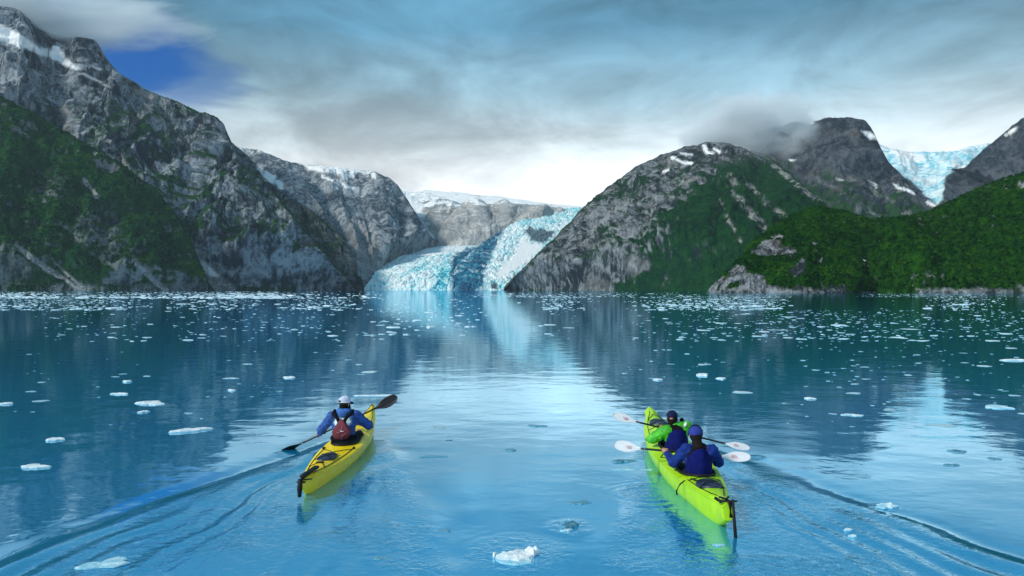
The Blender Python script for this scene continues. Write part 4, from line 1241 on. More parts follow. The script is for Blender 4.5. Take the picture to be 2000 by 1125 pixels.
class Kayak:
    def __init__(s, L, B, loc, rz, mat, cock, bow_z=0.44, stern_z=0.30, name='kayak', sq=0.0, mid=0.235, fine=2.2):
        s.mid, s.fine = mid, fine
        s.L, s.B, s.mat, s.cock, s.bz, s.sz_, s.sq = L, B, mat, cock, bow_z, stern_z, sq
        s.root = empty(name, loc, rz)
    def hb(s, t):
        b = np.where(t < 0.5, (1 - np.abs(2 * t - 1) ** s.fine) ** 1.12, (1 - np.abs(2 * t - 1) ** 2.2) ** 1.06)
        b = np.maximum(b, s.sq * (1 - t) * sstep(0.0, 0.03, t + 0.02))
        b = np.maximum(b, s.sq * 1.6 * np.clip((1.0 - t) / 0.035, 0, 1) ** 0.5 * sstep(0.8, 0.97, t))
        return s.B / 2 * b + 0.012
    def sheer(s, t):
        return s.mid + (s.bz - s.mid) * np.clip((t - 0.52) / 0.48, 0, 1) ** 2.2 + (s.sz_ - s.mid) * np.clip((0.45 - t) / 0.45, 0, 1) ** 1.8
    def keel(s, t):
        return -0.10 + (s.bz - 0.01) * np.clip((t - 0.80) / 0.20, 0, 1) ** 2.6 + 0.20 * np.clip((0.10 - t) / 0.10, 0, 1) ** 1.8 + 0.05 * np.clip((0.3 - t) / 0.3, 0, 1)
    def crown(s, t):
        return 0.035 + 0.075 * np.exp(-((t - 0.70) / 0.14) ** 2) + 0.012 * np.exp(-((t - 0.2) / 0.1) ** 2)
    def ypos(s, t): return (t - 0.5) * s.L
    def deck_z(s, x, y):
        t = np.clip(np.asarray(y) / s.L + 0.5, 0, 1)
        b = s.hb(t)
        e = np.clip(np.abs(x) / b, 0, 1)
        return s.sheer(t) + s.crown(t) * (1 - e ** 2.2)
    def on(s, pts, up=0.008):
        """densify a polyline over the deck; points are (fraction of half beam, y)"""
        P = []
        for (x0, y0), (x1, y1) in zip(pts[:-1], pts[1:]):
            for q in np.linspace(0, 1, 9):
                y = y0 + (y1 - y0) * q
                x = (x0 + (x1 - x0) * q) * float(s.hb(np.clip(y / s.L + 0.5, 0, 1)))
                P.append((x, y, float(s.deck_z(x, y)) + up))
        return [p for i, p in enumerate(P) if i == 0 or np.linalg.norm(np.subtract(p, P[i - 1])) > 1e-4]
    def line(s, pts, r=0.0055, name='deck_line', up=0.008, mat=None):
        V, F = tube(s.on(pts, up), r, 5)
        return mesh_np(name, V, F, mat or M_blk, s.root)
    def hull(s):
        nt, na = 150, 14
        t = 0.5 - 0.5 * np.cos(np.linspace(0, np.pi, nt)); t = 0.5 * t + 0.5 * np.linspace(0, 1, nt)
        a = np.linspace(-1, 1, 2 * na + 1)
        Tt, Aa = np.meshgrid(t, a, indexing='ij')
        w = np.sin(np.abs(Aa) * np.pi / 2) ** 0.75
        zf = (1 - np.cos(np.abs(Aa) * np.pi / 2)) ** 1.25
        k, sh = s.keel(Tt), s.sheer(Tt)
        k = np.minimum(k, sh - 0.01)
        # a moulded ledge under the seam
        lip = 1 + 0.0 * w
        V = np.stack([np.sign(Aa) * s.hb(Tt) * w * lip, s.ypos(Tt), k + (sh - k) * zf], -1)
        h = mesh_np('hull', V.reshape(-1, 3), grid_faces(2 * na + 1, nt)[:, ::-1], s.mat, s.root)
        # stern post closing the hull and the deck
        ts = np.zeros(2 * na + 1)
        low = V[0]; zt = s.deck_z(low[:, 0], np.full(len(low), -s.L / 2)) + 0.0015
        top_ = np.stack([low[:, 0], low[:, 1], np.maximum(zt, low[:, 2])], 1)
        m2 = 2 * na + 1
        low = low + np.array([0, -0.004, 0]); top_ = top_ + np.array([0, -0.004, 0])
        mesh_np('stern_post', np.concatenate([low, top_]), np.array([[i, i + 1, i + 1 + m2, i + m2] for i in range(m2 - 1)]), s.mat, h, smooth=False)
        # seam band
        for sd in (-1, 1):
            P = np.stack([sd * (s.hb(t) + 0.002), s.ypos(t), s.sheer(t) - 0.012], 1)
            V, F = tube(P, 0.011, 6)
            mesh_np('seam', V, F, s.mat, h)
        # deck with the cockpit openings left out
        nx = 30
        e = np.linspace(-1, 1, nx)
        t2 = np.linspace(0, 1, int(s.L / 0.018))
        Tt, E = np.meshgrid(t2, e, indexing='ij')
        X = E * s.hb(Tt); Y = s.ypos(Tt)
        Z = s.deck_z(X, Y) + 0.0015
        # moulded recess lines on the foredeck and behind
        Z = Z - 0.006 * np.exp(-((np.abs(E) - 0.62) / 0.06) ** 2) * (sstep(0.04, 0.1, Tt) - sstep(0.90, 0.96, Tt))
        F = grid_faces(nx, len(t2))
        V = np.stack([X, Y, Z], -1).reshape(-1, 3)
        cen = V[F].mean(1)
        keep = np.ones(len(F), bool)
        for (yc, hl, hw) in s.cock:
            keep &= ((cen[:, 0] / hw) ** 2 + ((cen[:, 1] - yc) / hl) ** 2) > 1
        mesh_np('deck', V, F[keep], s.mat, s.root)
        # inside
        for (yc, hl, hw) in s.cock:
            q = np.linspace(0, 2 * np.pi, 40, endpoint=False)
            ring = []
            for kz, sc in ((0.0, 1.04), (-0.09, 1.10), (-0.20, 0.92), (-0.25, 0.5), (-0.255, 0.02)):
                x = np.cos(q) * hw * sc; y = yc + np.sin(q) * hl * sc
                ring.append(np.stack([x, y, s.deck_z(np.cos(q) * hw, yc + np.sin(q) * hl) - 0.004 + kz], 1))
            V = np.concatenate(ring)
            i = np.arange(40); i2 = (i + 1) % 40
            F = np.concatenate([np.stack([j * 40 + i2, j * 40 + i, (j + 1) * 40 + i, (j + 1) * 40 + i2], 1) for j in range(4)])
            mesh_np('cockpit_well', V, F, M_well, s.root)
            P = np.stack([np.cos(q) * hw, yc + np.sin(q) * hl, s.deck_z(np.cos(q) * hw, yc + np.sin(q) * hl) + 0.016], 1)
            V, F = tube(P, 0.022, 8, closed=True, flat=0.9)
            mesh_np('coaming', V, F, M_blk, s.root)
    def hatch(s, yc, hl, hw, cross=True):
        q = np.linspace(0, 2 * np.pi, 36, endpoint=False)
        ring = []
        for sc, up in ((1.0, -0.004), (1.0, 0.018), (0.93, 0.026), (0.80, 0.018), (0.5, 0.026), (0.02, 0.030)):
            x = np.cos(q) * hw * sc; y = yc + np.sin(q) * hl * sc
            ring.append(np.stack([x, y, s.deck_z(x, y) + up], 1))
        V = np.concatenate(ring)
        i = np.arange(36); i2 = (i + 1) % 36
        F = np.concatenate([np.stack([j * 36 + i, j * 36 + i2, (j + 1) * 36 + i2, (j + 1) * 36 + i], 1) for j in range(5)])
        o = mesh_np('hatch_cover', V, F, M_hat, s.root)
        if cross:
            for sd in (-1, 1):
                P = []
                for q in np.linspace(-1, 1, 12):
                    x, y = sd * q * hw * 0.95, yc + q * hl * 0.72
                    P.append((x, y, float(s.deck_z(x, y)) + 0.034 - 0.014 * abs(q)))
                V, F = tube(P, 0.012, 6, flat=0.35)
                mesh_np('strap', V, F, M_blk, o)
        return o

# ---- the yellow single
yk = Kayak(4.64, 0.58, (-2.755, 11.26, 0.0), 0.0, M_yel, [(0.10, 0.42, 0.215)], bow_z=0.45, stern_z=0.225, mid=0.20, fine=1.9)
tag(yk.root, 'bright yellow single kayak with black stern rudder, paddled by one person', 'kayak')
yk.hull()
yk.hatch(-1.08, 0.26, 0.135)
yk.hatch(1.02, 0.17, 0.125)
for sd in (-1, 1):
    yk.line([(sd * 0.78, -0.42), (sd * 0.80, -0.9), (sd * 0.80, -1.6), (sd * 0.6, -1.95)])
    yk.line([(sd * 0.80, 0.72), (sd * 0.78, 1.2), (sd * 0.72, 1.8), (sd * 0.4, 2.1)])
    yk.line([(sd * 0.80, -0.46), (-sd * 0.05, -0.78)])
    yk.line([(sd * 0.80, 0.80), (-sd * 0.2, 1.35)])
    p = yk.on([(sd * 0.82, -0.40), (sd * 0.82, -0.46)], 0.015)
    V, F = box(p[0], (0.035, 0.06, 0.03))
    mesh_np('deck_fitting', V, F, M_blk, yk.root)
yk.line([(0.0, -1.42), (0.75, -1.62)]); yk.line([(0.0, -1.42), (-0.75, -1.62)])
V, F = join([box(yk.on([(0.0, -1.46), (0.1, -1.46)], 0.012)[0], (0.11, 0.035, 0.022), 0.2)])
mesh_np('deck_fitting', V, F, M_blk, yk.root)
# bow loop
V, F = tube(yk.on([(-0.6, 2.16), (0.0, 2.24), (0.6, 2.16)], 0.012), 0.008, 5)
mesh_np('grab_loop', V, F, M_blk, yk.root)
# rudder: housing on the stern post and the blade flipped up on the deck
def rudder_up(kk):
    y0 = -kk.L / 2
    r = empty('rudder', (0, 0, 0)); r.parent = kk.root
    V, F = join([tube([(0.0, y0 - 0.05, 0.28), (-0.005, y0 - 0.06, 0.16), (-0.01, y0 - 0.05, 0.05)], [0.03, 0.036, 0.024], 8),
                 tube([(0.0, y0 - 0.05, 0.255), (0.0, y0 + 0.05, 0.255)], 0.02, 8),
                 tube([(-0.05, y0 - 0.03, 0.235), (0.06, y0 - 0.03, 0.235)], 0.012, 6)])
    mesh_np('rudder_housing', V, F, M_blk, r)
    V, F = box((0.03, y0 + 0.26, 0.295), (0.075, 0.50, 0.04), -0.09)
    mesh_np('rudder_blade', V, F, M_blk, r)
rudder_up(yk)
V, F = tube([(0.02, -2.27, 0.245), (0.10, -2.20, 0.235)], 0.009, 6)
mesh_np('toggle', V, F, M_blk, yk.root)

# ---- the lime tandem
gk = Kayak(5.56, 0.74, (2.545, 10.46, 0.0), R(-2.3), M_grn, [(-1.16, 0.40, 0.23), (0.28, 0.40, 0.23)], bow_z=0.44, stern_z=0.31, sq=0.16)
tag(gk.root, 'lime green tandem kayak with two paddlers and a lowered black rudder', 'kayak')
gk.hull()
gk.hatch(-1.92, 0.20, 0.165)
gk.hatch(1.72, 0.23, 0.16)
for sd in (-1, 1):
    gk.line([(sd * 0.80, -1.62), (sd * 0.80, -2.0), (sd * 0.66, -2.3), (sd * 0.45, -2.45)])
    gk.line([(sd * 0.80, 0.95), (sd * 0.80, 1.6), (sd * 0.72, 2.1), (sd * 0.4, 2.5)])
    gk.line([(sd * 0.80, -1.66), (0.0, -1.60)])
    gk.line([(sd * 0.76, 1.30), (-sd * 0.3, 1.45)])
    gk.line([(sd * 0.75, 2.0), (0.0, 2.32)])
    gk.line([(sd * 0.62, -0.10), (sd * 0.86, -0.32), (sd * 0.64, -0.40)])
# carrying toggle and cleat on the left gunwale
gk.line([(-0.62, -1.62), (-0.30, -1.90)], 0.012)
V, F = tube([(-0.24, -1.62, 0.27), (-0.31, -1.66, 0.235), (-0.355, -1.66, 0.15), (-0.345, -1.64, 0.09)], 0.010, 6)
mesh_np('grab_loop', V, F, M_blk, gk.root)
# rudder down: bracket, cables and the blade in the water
gr = empty('rudder', (0, 0, 0)); gr.parent = gk.root
y0 = -gk.L / 2
V, F = join([tube([(0.0, y0 + 0.08, 0.36), (0.01, y0 - 0.03, 0.36), (0.015, y0 - 0.05, 0.20)], [0.018, 0.026, 0.020], 8),
             tube([(-0.10, y0 + 0.04, 0.355), (0.11, y0 + 0.04, 0.355)], 0.010, 6), tube([(-0.12, y0 + 0.10, 0.37), (-0.08, y0 + 0.0, 0.36)], 0.018, 6),
             tube([(-0.06, y0 + 0.16, 0.365), (-0.02, y0 + 0.02, 0.385), (0.04, y0 + 0.14, 0.375)], 0.012, 6)])
mesh_np('rudder_housing', V, F, M_blk, gr)
V, F = tube([(0.035, y0 - 0.05, 0.40), (0.045, y0 - 0.08, 0.15), (0.055, y0 - 0.14, -0.18)], [0.014, 0.018, 0.022], 8)
mesh_np('rudder_blade', V, F, M_blk, gr)
# maker's roundel and lettering on the left deck
lg = empty('emblem', (0, 0, 0)); lg.parent = gk.root
M_ink = simple_mat('dark_ink', (0.015, 0.06, 0.02), 0.6, 0.1)
def on_deck(kk, x, y, up=0.004): return (x, y, float(kk.deck_z(x, y)) + up)
for a0, a1 in ((0.3, 2.6), (3.4, 5.8)):
    V, F = tube([on_deck(gk, -0.272 + 0.030 * math.cos(q), -0.74 + 0.055 * math.sin(q)) for q in np.linspace(a0, a1, 12)], np.linspace(0.010, 0.003, 12), 5, flat=0.2)
    mesh_np('swirl', V, F, M_ink, lg)
for j in range(5):
    x0 = -0.298 + 0.012 * j
    V, F = tube([on_deck(gk, x0, -0.86), on_deck(gk, x0 + 0.004, -0.83), on_deck(gk, x0 + 0.008, -0.86)], 0.0022, 4, flat=0.3)
    mesh_np('letter', V, F, M_ink, lg)

# backrests
def backrest(kk, y, w, h, z0):
    V, F = solid([s_ell((0, y, z0 + h * 0.48), (w / 2, 0.045, h * 0.56)), s_ell((0, y, z0 + h * 0.30), (w * 0.52, 0.05, h * 0.36))], 0.012, 0.05)
    V[:, 1] -= 0.14 * (np.abs(V[:, 0]) / (w / 2)) ** 2 * -1
    return mesh_np('backrest', V, F, M_navy, kk.root)
backrest(gk, -1.50, 0.33, 0.44, 0.20)
backrest(gk, -0.06, 0.33, 0.40, 0.20)

# ================================================================== people
M_skin = simple_mat('skin', (0.42, 0.22, 0.15), 0.55, 0.1, 20, spec=0.4)
M_hair = simple_mat('dark_hair', (0.010, 0.007, 0.006), 0.8, 0.4, 40, 0.004, 90, spec=0.15)
M_black = simple_mat('black_nylon', (0.006, 0.007, 0.009), 0.9, 0.3, 14, 0.003, 70, spec=0.12)
M_pants = simple_mat('dark_waders', (0.008, 0.015, 0.022), 0.8, 0.6, 12, 0.003, 60, spec=0.2)
M_blue = simple_mat('blue_jacket', (0.005, 0.026, 0.18), 0.8, 0.25, 10, 0.004, 45, spec=0.2)
M_green = simple_mat('green_shell', (0.045, 0.40, 0.012), 0.5, 0.25, 10, 0.004, 45)
M_maroon = simple_mat('maroon_panel', (0.155, 0.022, 0.042), 0.75, 0.15, 14, 0.002, 200)
M_pipe = simple_mat('pink_piping', (0.50, 0.22, 0.26), 0.6, 0.1)
M_white = simple_mat('white_cloth', (0.78, 0.80, 0.84), 0.8, 0.06, 20)
M_capw = simple_mat('pale_mesh_cap', (0.50, 0.56, 0.76), 0.85, 0.12, 60)
M_capn = simple_mat('navy_cap', (0.008, 0.013, 0.05), 0.9, 0.25, 20, 0.002, 120, spec=0.15)
M_beanie = simple_mat('blue_beanie', (0.015, 0.035, 0.26), 0.9, 0.2, 20, 0.004, 120)
M_teal = simple_mat('teal_strap', (0.10, 0.45, 0.50), 0.7, 0.1)

def shirt_mat():
    """blue hooded shirt with a printed white ring on the back"""
    m, t, b, o = new_mat('blue_shirt')
    P = t.n('ShaderNodeTexCoord').outputs['Object']
    n = t.noise(t.vmath('MULTIPLY', P, (1, 1, 2.2)), 9.0, 5, 0.6, 0.5)
    c = t.mix(t.maprange(n, 0.35, 0.68), (0.008, 0.045, 0.22, 1), (0.022, 0.095, 0.40, 1))
    d = t.vmath('SUBTRACT', P, (-0.01, 0.0, 0.565))
    d = t.vmath('MULTIPLY', d, (1.0, 0.0, 1.55))
    r = t.vmath('LENGTH', d)
    ring = t.math('MULTIPLY', t.maprange(r, 0.152, 0.148, 1, 0), 0.0)
    inner = t.maprange(r, 0.140, 0.134)
    edge_ = t.math('MULTIPLY', t.maprange(r, 0.158, 0.152), t.maprange(r, 0.148, 0.153))
    sep = t.n('ShaderNodeSeparateXYZ'); t.l(P, sep.inputs[0])
    back = t.maprange(sep.outputs[1], 0.02, 0.0)
    c = t.mix(t.math('MULTIPLY', inner, back), c, (0.62, 0.80, 0.88, 1))
    c = t.mix(t.math('MULTIPLY', edge_, back), c, (0.55, 0.78, 0.85, 1))
    t.l(c, b.inputs['Base Color'])
    b.inputs['Roughness'].default_value = 0.75
    bn = t.n('ShaderNodeBump'); bn.inputs['Distance'].default_value = 0.008
    t.l(n, bn.inputs['Height']); t.l(bn.outputs[0], b.inputs['Normal'])
    return m
M_shirt = shirt_mat()

def vec(*a): return np.array(a, float)

def hand_prims(wrist, grip, axis, back, side):
    """palm and five curled fingers closed round a shaft through 'grip' along 'axis'"""
    axis = axis / np.linalg.norm(axis)
    to = grip - wrist; to = to - axis * (to @ axis); to /= np.linalg.norm(to) + 1e-9
    up = np.cross(axis, to); up /= np.linalg.norm(up)
    if up[2] < 0: up = -up
    pr = []
    pc = grip - to * 0.030 + up * 0.014
    pr.append(s_cap(wrist, pc - to * 0.02, 0.026, 0.030))
    pr.append(s_cap(pc - axis * 0.026, pc + axis * 0.026, 0.022))
    for j, ln in enumerate((0.92, 1.05, 1.0, 0.80)):
        b = pc + axis * (-0.033 + 0.022 * j) + to * 0.014 + up * 0.006
        k1 = grip + axis * (-0.033 + 0.022 * j) + up * 0.027 + to * 0.016 * ln
        k2 = grip + axis * (-0.033 + 0.022 * j) + to * 0.030 * ln - up * 0.006
        k3 = grip + axis * (-0.033 + 0.022 * j) - up * 0.026 + to * 0.006
        for a, c, r0, r1 in ((b, k1, 0.0105, 0.0100), (k1, k2, 0.0100, 0.0092), (k2, k3, 0.0092, 0.0080)):
            f = s_cap(a, c, r0, r1); pr.append((*f, 0.004))
    th0 = pc + axis * 0.034 * side - to * 0.012
    th1 = grip + axis * 0.050 * side - up * 0.010 - to * 0.012
    th2 = grip + axis * 0.046 * side - up * 0.026 + to * 0.012
    for a, c, r0, r1 in ((th0, th1, 0.0130, 0.0115), (th1, th2, 0.0115, 0.0095)):
        f = s_cap(a, c, r0, r1); pr.append((*f, 0.006))
    return pr

def make_person(root, J, gripL, gripR, axis, turn):
    """the body as one skin: torso, neck, head with a face, arms, hands and the legs along the hull"""
    pr = [s_ell(J['hip'] + vec(0, 0, 0.02), (0.165, 0.13, 0.12)), s_ell((J['hip'] + J['chest']) / 2, (0.140, 0.100, 0.19)),
          s_ell(J['chest'], (0.170, 0.108, 0.17)), s_cap(J['shL'], J['shR'], 0.062), s_cap(J['neck'], J['head'] - vec(0, 0, 0.03), 0.052, 0.050)]
    Rm = rotz(turn)
    h = J['head']
    M3 = np.array(Rm)
    loc = lambda x, y, z: h + M3 @ vec(x, y, z)
    pr += [s_ell(h + vec(0, 0, 0.025), (0.074, 0.094, 0.092), Rm), s_ell(loc(0, 0.030, -0.045), (0.055, 0.062, 0.062), Rm)]
    pr += [(*s_cap(loc(0, 0.090, 0.015), loc(0, 0.112, -0.018), 0.010, 0.015), 0.012)]                    # nose
    pr += [(*s_cap(loc(-0.020, 0.086, -0.052), loc(0.020, 0.086, -0.052), 0.008), 0.010)]                 # lips
    for sd in (-1, 1):
        pr += [(*s_ell(loc(sd * 0.076, 0.000, -0.005), (0.012, 0.022, 0.032), Rm), 0.008)]                # ears
        pr += [(*s_ell(loc(sd * 0.032, 0.082, 0.012), (0.014, 0.012, 0.011), Rm), 0.006)]                 # eyes
    for e, s_, w, g, sd in ((J['elL'], J['shL'], J['wrL'], gripL, 1), (J['elR'], J['shR'], J['wrR'], gripR, -1)):
        pr += [s_cap(s_, e, 0.052, 0.040), s_cap(e, w, 0.041, 0.027)]
        pr += hand_prims(w, g, axis, None, sd)
    for sd in (-1, 1):
        kn = J['hip'] + vec(sd * 0.13, 0.44, 0.085); an = J['hip'] + vec(sd * 0.09, 0.86, -0.03)
        pr += [s_cap(J['hip'] + vec(sd * 0.09, 0.02, 0.0), kn, 0.082, 0.055), s_cap(kn, an, 0.052, 0.036), s_cap(an, an + vec(sd * 0.02, 0.10, 0.10), 0.035, 0.026)]
    V, F = solid(pr, 0.0085, 0.022)
    return mesh_np('body', V, F, M_skin, root)

def sleeve_prims(J, r=1.0):
    out = []
    for s_, e, w in ((J['shL'], J['elL'], J['wrL']), (J['shR'], J['elR'], J['wrR'])):
        w2 = e + (w - e) * 0.90
        out += [s_cap(s_, e, 0.076 * r, 0.060 * r), s_cap(e, w2, 0.060 * r, 0.042 * r)]
    return out

def torso_prims(J, r=1.0):
    return [s_ell(J['hip'] + vec(0, 0, 0.05), (0.185 * r, 0.150 * r, 0.13)), s_ell((J['hip'] + J['chest']) / 2, (0.165 * r, 0.128 * r, 0.20)),
            s_ell(J['chest'], (0.195 * r, 0.130 * r, 0.18)), s_cap(J['shL'], J['shR'], 0.082 * r), s_cap(J['neck'] - vec(0, 0, 0.03), J['neck'] + vec(0, 0, 0.015), 0.074)]

def rel(root, p):
    """world point into the frame of a root that is only moved"""
    return vec(*p) - vec(*root.location)

def strap(pts, w, root, mat, name, th=0.010):
    P = np.array(pts, float)
    V, F = tube(P, w, 8, flat=1.0)
    return mesh_np(name, V, F, mat, root)

# ---------------------------------------------------------------- paddles
M_shaft = simple_mat('carbon_shaft', (0.008, 0.009, 0.012), 0.35, 0.2)
M_bladek = simple_mat('black_blade', (0.006, 0.008, 0.016), 0.45, 0.3, spec=0.25)
def clear_blade():
    m, t, b, o = new_mat('milky_blade')
    b.inputs['Base Color'].default_value = (0.80, 0.84, 0.90, 1)
    b.inputs['Roughness'].default_value = 0.30
    b.inputs['Transmission Weight'].default_value = 0.25
    b.inputs['IOR'].default_value = 1.2
    return m
M_bladew = clear_blade()
M_red = simple_mat('red_print', (0.60, 0.05, 0.08), 0.6, 0.1)

def blade_mesh(L, W, sgn):
    """spoon shaped blade along +x from its root, with a ridge and thickness"""
    n, m_ = 22, 9
    s = np.linspace(0, 1, n)
    half = W / 2 * np.where(s < 0.55, 0.16 + 0.84 * sstep(0, 0.55, s), np.sqrt(np.clip(1 - ((s - 0.55) / 0.45) ** 2.6, 0.0, 1)))
    half = np.maximum(half, 0.004)
    mid = sgn * 0.012 * sstep(0.2, 1, s)
    e = np.linspace(-1, 1, m_)
    S_, E = np.meshgrid(s, e, indexing='ij')
    y = mid[:, None] + half[:, None] * E
    curve = 0.020 * (S_ - 0.3) ** 2 + 0.012 * (E ** 2) * sstep(0.1, 0.5, S_)
    ridge = 0.010 * np.exp(-(E / 0.25) ** 2) * (1 - 0.8 * S_)
    top = np.stack([S_ * L, y, curve + 0.004 + ridge], -1).reshape(-1, 3)
    bot = np.stack([S_ * L, y, curve - 0.004], -1).reshape(-1, 3)
    F = grid_faces(m_, n)
    N = n * m_
    idx = np.arange(N).reshape(n, m_)
    rim = np.concatenate([idx[0, :], idx[1:, -1], idx[-1, -2::-1], idx[-2:0:-1, 0]])
    r2 = np.roll(rim, -1)
    return np.concatenate([top, bot]), [np.concatenate([F, F[:, ::-1] + N, np.stack([rim, rim + N, r2 + N, r2], 1)])]

def paddle(A, B, Lb, Wb, mat, label, faceA, faceB, mark=False):
    """double paddle between the two blade tips A and B (world); face* are blade normals"""
    A, B = vec(*A), vec(*B)
    c = (A + B) / 2
    ax = (B - A) / np.linalg.norm(B - A)
    root = empty('paddle', tuple(c))
    tag(root, label, 'paddle')
    Lh = np.linalg.norm(B - A) / 2
    V, F = tube([ax * q for q in np.linspace(-(Lh - Lb * 0.92), Lh - Lb * 0.92, 12)], 0.0155, 8)
    mesh_np('shaft', V, F, M_shaft, root)
    V, F = tube([-ax * 0.05, ax * 0.05], 0.019, 8)
    mesh_np('ferrule', V, F, M_blk, root)
    for sd, nrm in ((-1, faceA), (1, faceB)):
        d = ax * sd
        nn = vec(*nrm); nn = nn - d * (nn @ d); nn /= np.linalg.norm(nn)
        w = np.cross(nn, d)
        V, F = blade_mesh(Lb, Wb, sd)
        W3 = d * (Lh - Lb) + V[:, :1] * d + V[:, 1:2] * w + V[:, 2:] * nn
        bl = mesh_np('blade', W3, F, mat, root)
        V, F = tube([d * (Lh - Lb - 0.42), d * (Lh - Lb - 0.40), d * (Lh - Lb - 0.38)], [0.02, 0.030, 0.02], 8)
        mesh_np('drip_ring', V, F, M_blk, root)
        if mark:       # the small red claw mark printed on the blade
            for k in range(4):
                o0 = d * (Lh - Lb * 0.52 + 0.016 * (k - 1.5)) + nn * 0.021
                V, F = tube([o0 + w * 0.026 - d * 0.010, o0 + w * 0.004 + d * 0.003 * (k - 1), o0 - w * 0.024 + d * 0.010 * (k - 1.5)], 0.0032, 4, flat=0.4)
                mesh_np('mark', V, F, M_red, bl)
    return root, c, ax

# ---------------------------------------------------------------- the paddler in the yellow kayak
pA, pB = vec(*U(585, 868, 11.76)), vec(*U(730, 799, 11.88))
ax = (pB - pA) / np.linalg.norm(pB - pA)
pad1, pc1, ax1 = paddle(pA - ax * 0.40, pB + ax * 0.46, 0.46, 0.185, M_bladek, 'black double paddle held by the person in the yellow kayak',
                        (0.1, 0.5, 0.9), (0.35, -0.75, 0.45))
man = empty('person', (-2.79, 11.32, 0.0))
tag(man, 'person in blue hooded shirt, pale cap and maroon back panel paddling the yellow kayak', 'person')
gL, gR = rel(man, pA + ax1 * 0.36), rel(man, pA + ax1 * 0.98)
J = dict(hip=vec(0.02, 0, 0.19), chest=vec(-0.01, 0.05, 0.50), shL=vec(-0.205, 0.04, 0.625), shR=vec(0.19, 0.06, 0.645), neck=vec(-0.01, 0.07, 0.715), head=vec(-0.005, 0.09, 0.835),
         elL=vec(-0.40, 0.13, 0.40), elR=vec(0.37, 0.20, 0.46))
for k, g in (('L', gL), ('R', gR)):
    e = J['el' + k]; d = g - e; J['wr' + k] = g - d / np.linalg.norm(d) * 0.075
make_person(man, J, gL, gR, ax1, R(-28))
V, F = solid(torso_prims(J, 1.10)[1:] + sleeve_prims(J, 1.25), 0.010, 0.045, crumple(0.017, 0.085, 401, (1, 1, 1.7)))
mesh_np('hooded_shirt', V, F, M_shirt, man)
V, F = solid([s_ell(J['neck'] + vec(0, -0.045, 0.005), (0.125, 0.085, 0.060)), s_ell(J['neck'] + vec(0, -0.085, -0.045), (0.085, 0.055, 0.055)), s_cap(J['neck'] + vec(-0.08, 0.0, 0.02), J['neck'] + vec(0.08, 0.02, 0.02), 0.045)],
             0.010, 0.03, crumple(0.007, 0.07, 405, (0.6, 1, 2.4)))
M_hood = simple_mat('blue_hood', (0.030, 0.135, 0.46), 0.75, 0.35, 12, 0.006, 30)
mesh_np('hood', V, F, M_hood, man)
V, F = solid([s_ell(J['hip'] + vec(0, 0, 0.04), (0.215, 0.17, 0.155)), s_cap(J['hip'] + vec(-0.12, 0.05, 0.02), J['hip'] + vec(-0.17, 0.38, 0.07), 0.105, 0.08),
              s_cap(J['hip'] + vec(0.12, 0.05, 0.02), J['hip'] + vec(0.15, 0.38, 0.07), 0.105, 0.08)], 0.013, 0.05, crumple(0.008, 0.10, 409))
mesh_np('waders', V, F, M_pants, man)
# flotation vest: maroon foam panel, shoulder straps and belt
vest = empty('life_vest', (0, 0, 0)); vest.parent = man
def panel_cut(P):
    z = P[..., 2] - 0.44
    w = np.interp(z, [-0.16, -0.10, -0.02, 0.10, 0.17], [0.085, 0.128, 0.150, 0.075, 0.030])
    return (np.abs(P[..., 0] + 0.005) - w) * 0.8
V, F = solid([s_ell((-0.005, -0.120, 0.44), (0.20, 0.075, 0.175))], 0.009, 0.02, cut=panel_cut)
mesh_np('back_panel', V, F, M_maroon, vest)
yb = -0.198
for pts in ([(-0.125, yb + 0.025, 0.415), (-0.03, yb, 0.415), (-0.018, yb - 0.002, 0.455), (0.012, yb, 0.468), (0.018, yb + 0.01, 0.53)],
            [(0.125, yb + 0.030, 0.40), (0.060, yb + 0.006, 0.395), (0.045, yb + 0.002, 0.372), (0.014, yb + 0.002, 0.366), (0.014, yb + 0.025, 0.285)]):
    V, F = tube(pts, 0.0035, 5)
    mesh_np('piping', V, F, M_pipe, vest)
V, F = box((0.02, yb - 0.002, 0.437), (0.05, 0.008, 0.012))
mesh_np('tab', V, F, M_white, vest)
for sd in (-1, 1):
    x1 = 0.150 * sd - 0.01
    V, F = tube([(0.035 * sd - 0.005, -0.125, 0.565), (0.075 * sd - 0.005, -0.110, 0.64), (x1, -0.06, 0.70), (x1, 0.05, 0.73), (x1 * 0.9, 0.15, 0.66), (x1 * 0.8, 0.185, 0.50)], 0.029, 8)
    mesh_np('shoulder_strap', V, F, M_black, vest)
V, F = solid([s_ell((0.0, 0.01, 0.285), (0.225, 0.18, 0.10))], 0.012, 0.02, crumple(0.004, 0.06, 411))
mesh_np('belt', V, F, M_black, vest)
V, F = solid([s_ell((-0.01, 0.13, 0.52), (0.165, 0.075, 0.16))], 0.012, 0.02)
mesh_np('front_panel', V, F, M_maroon, vest)
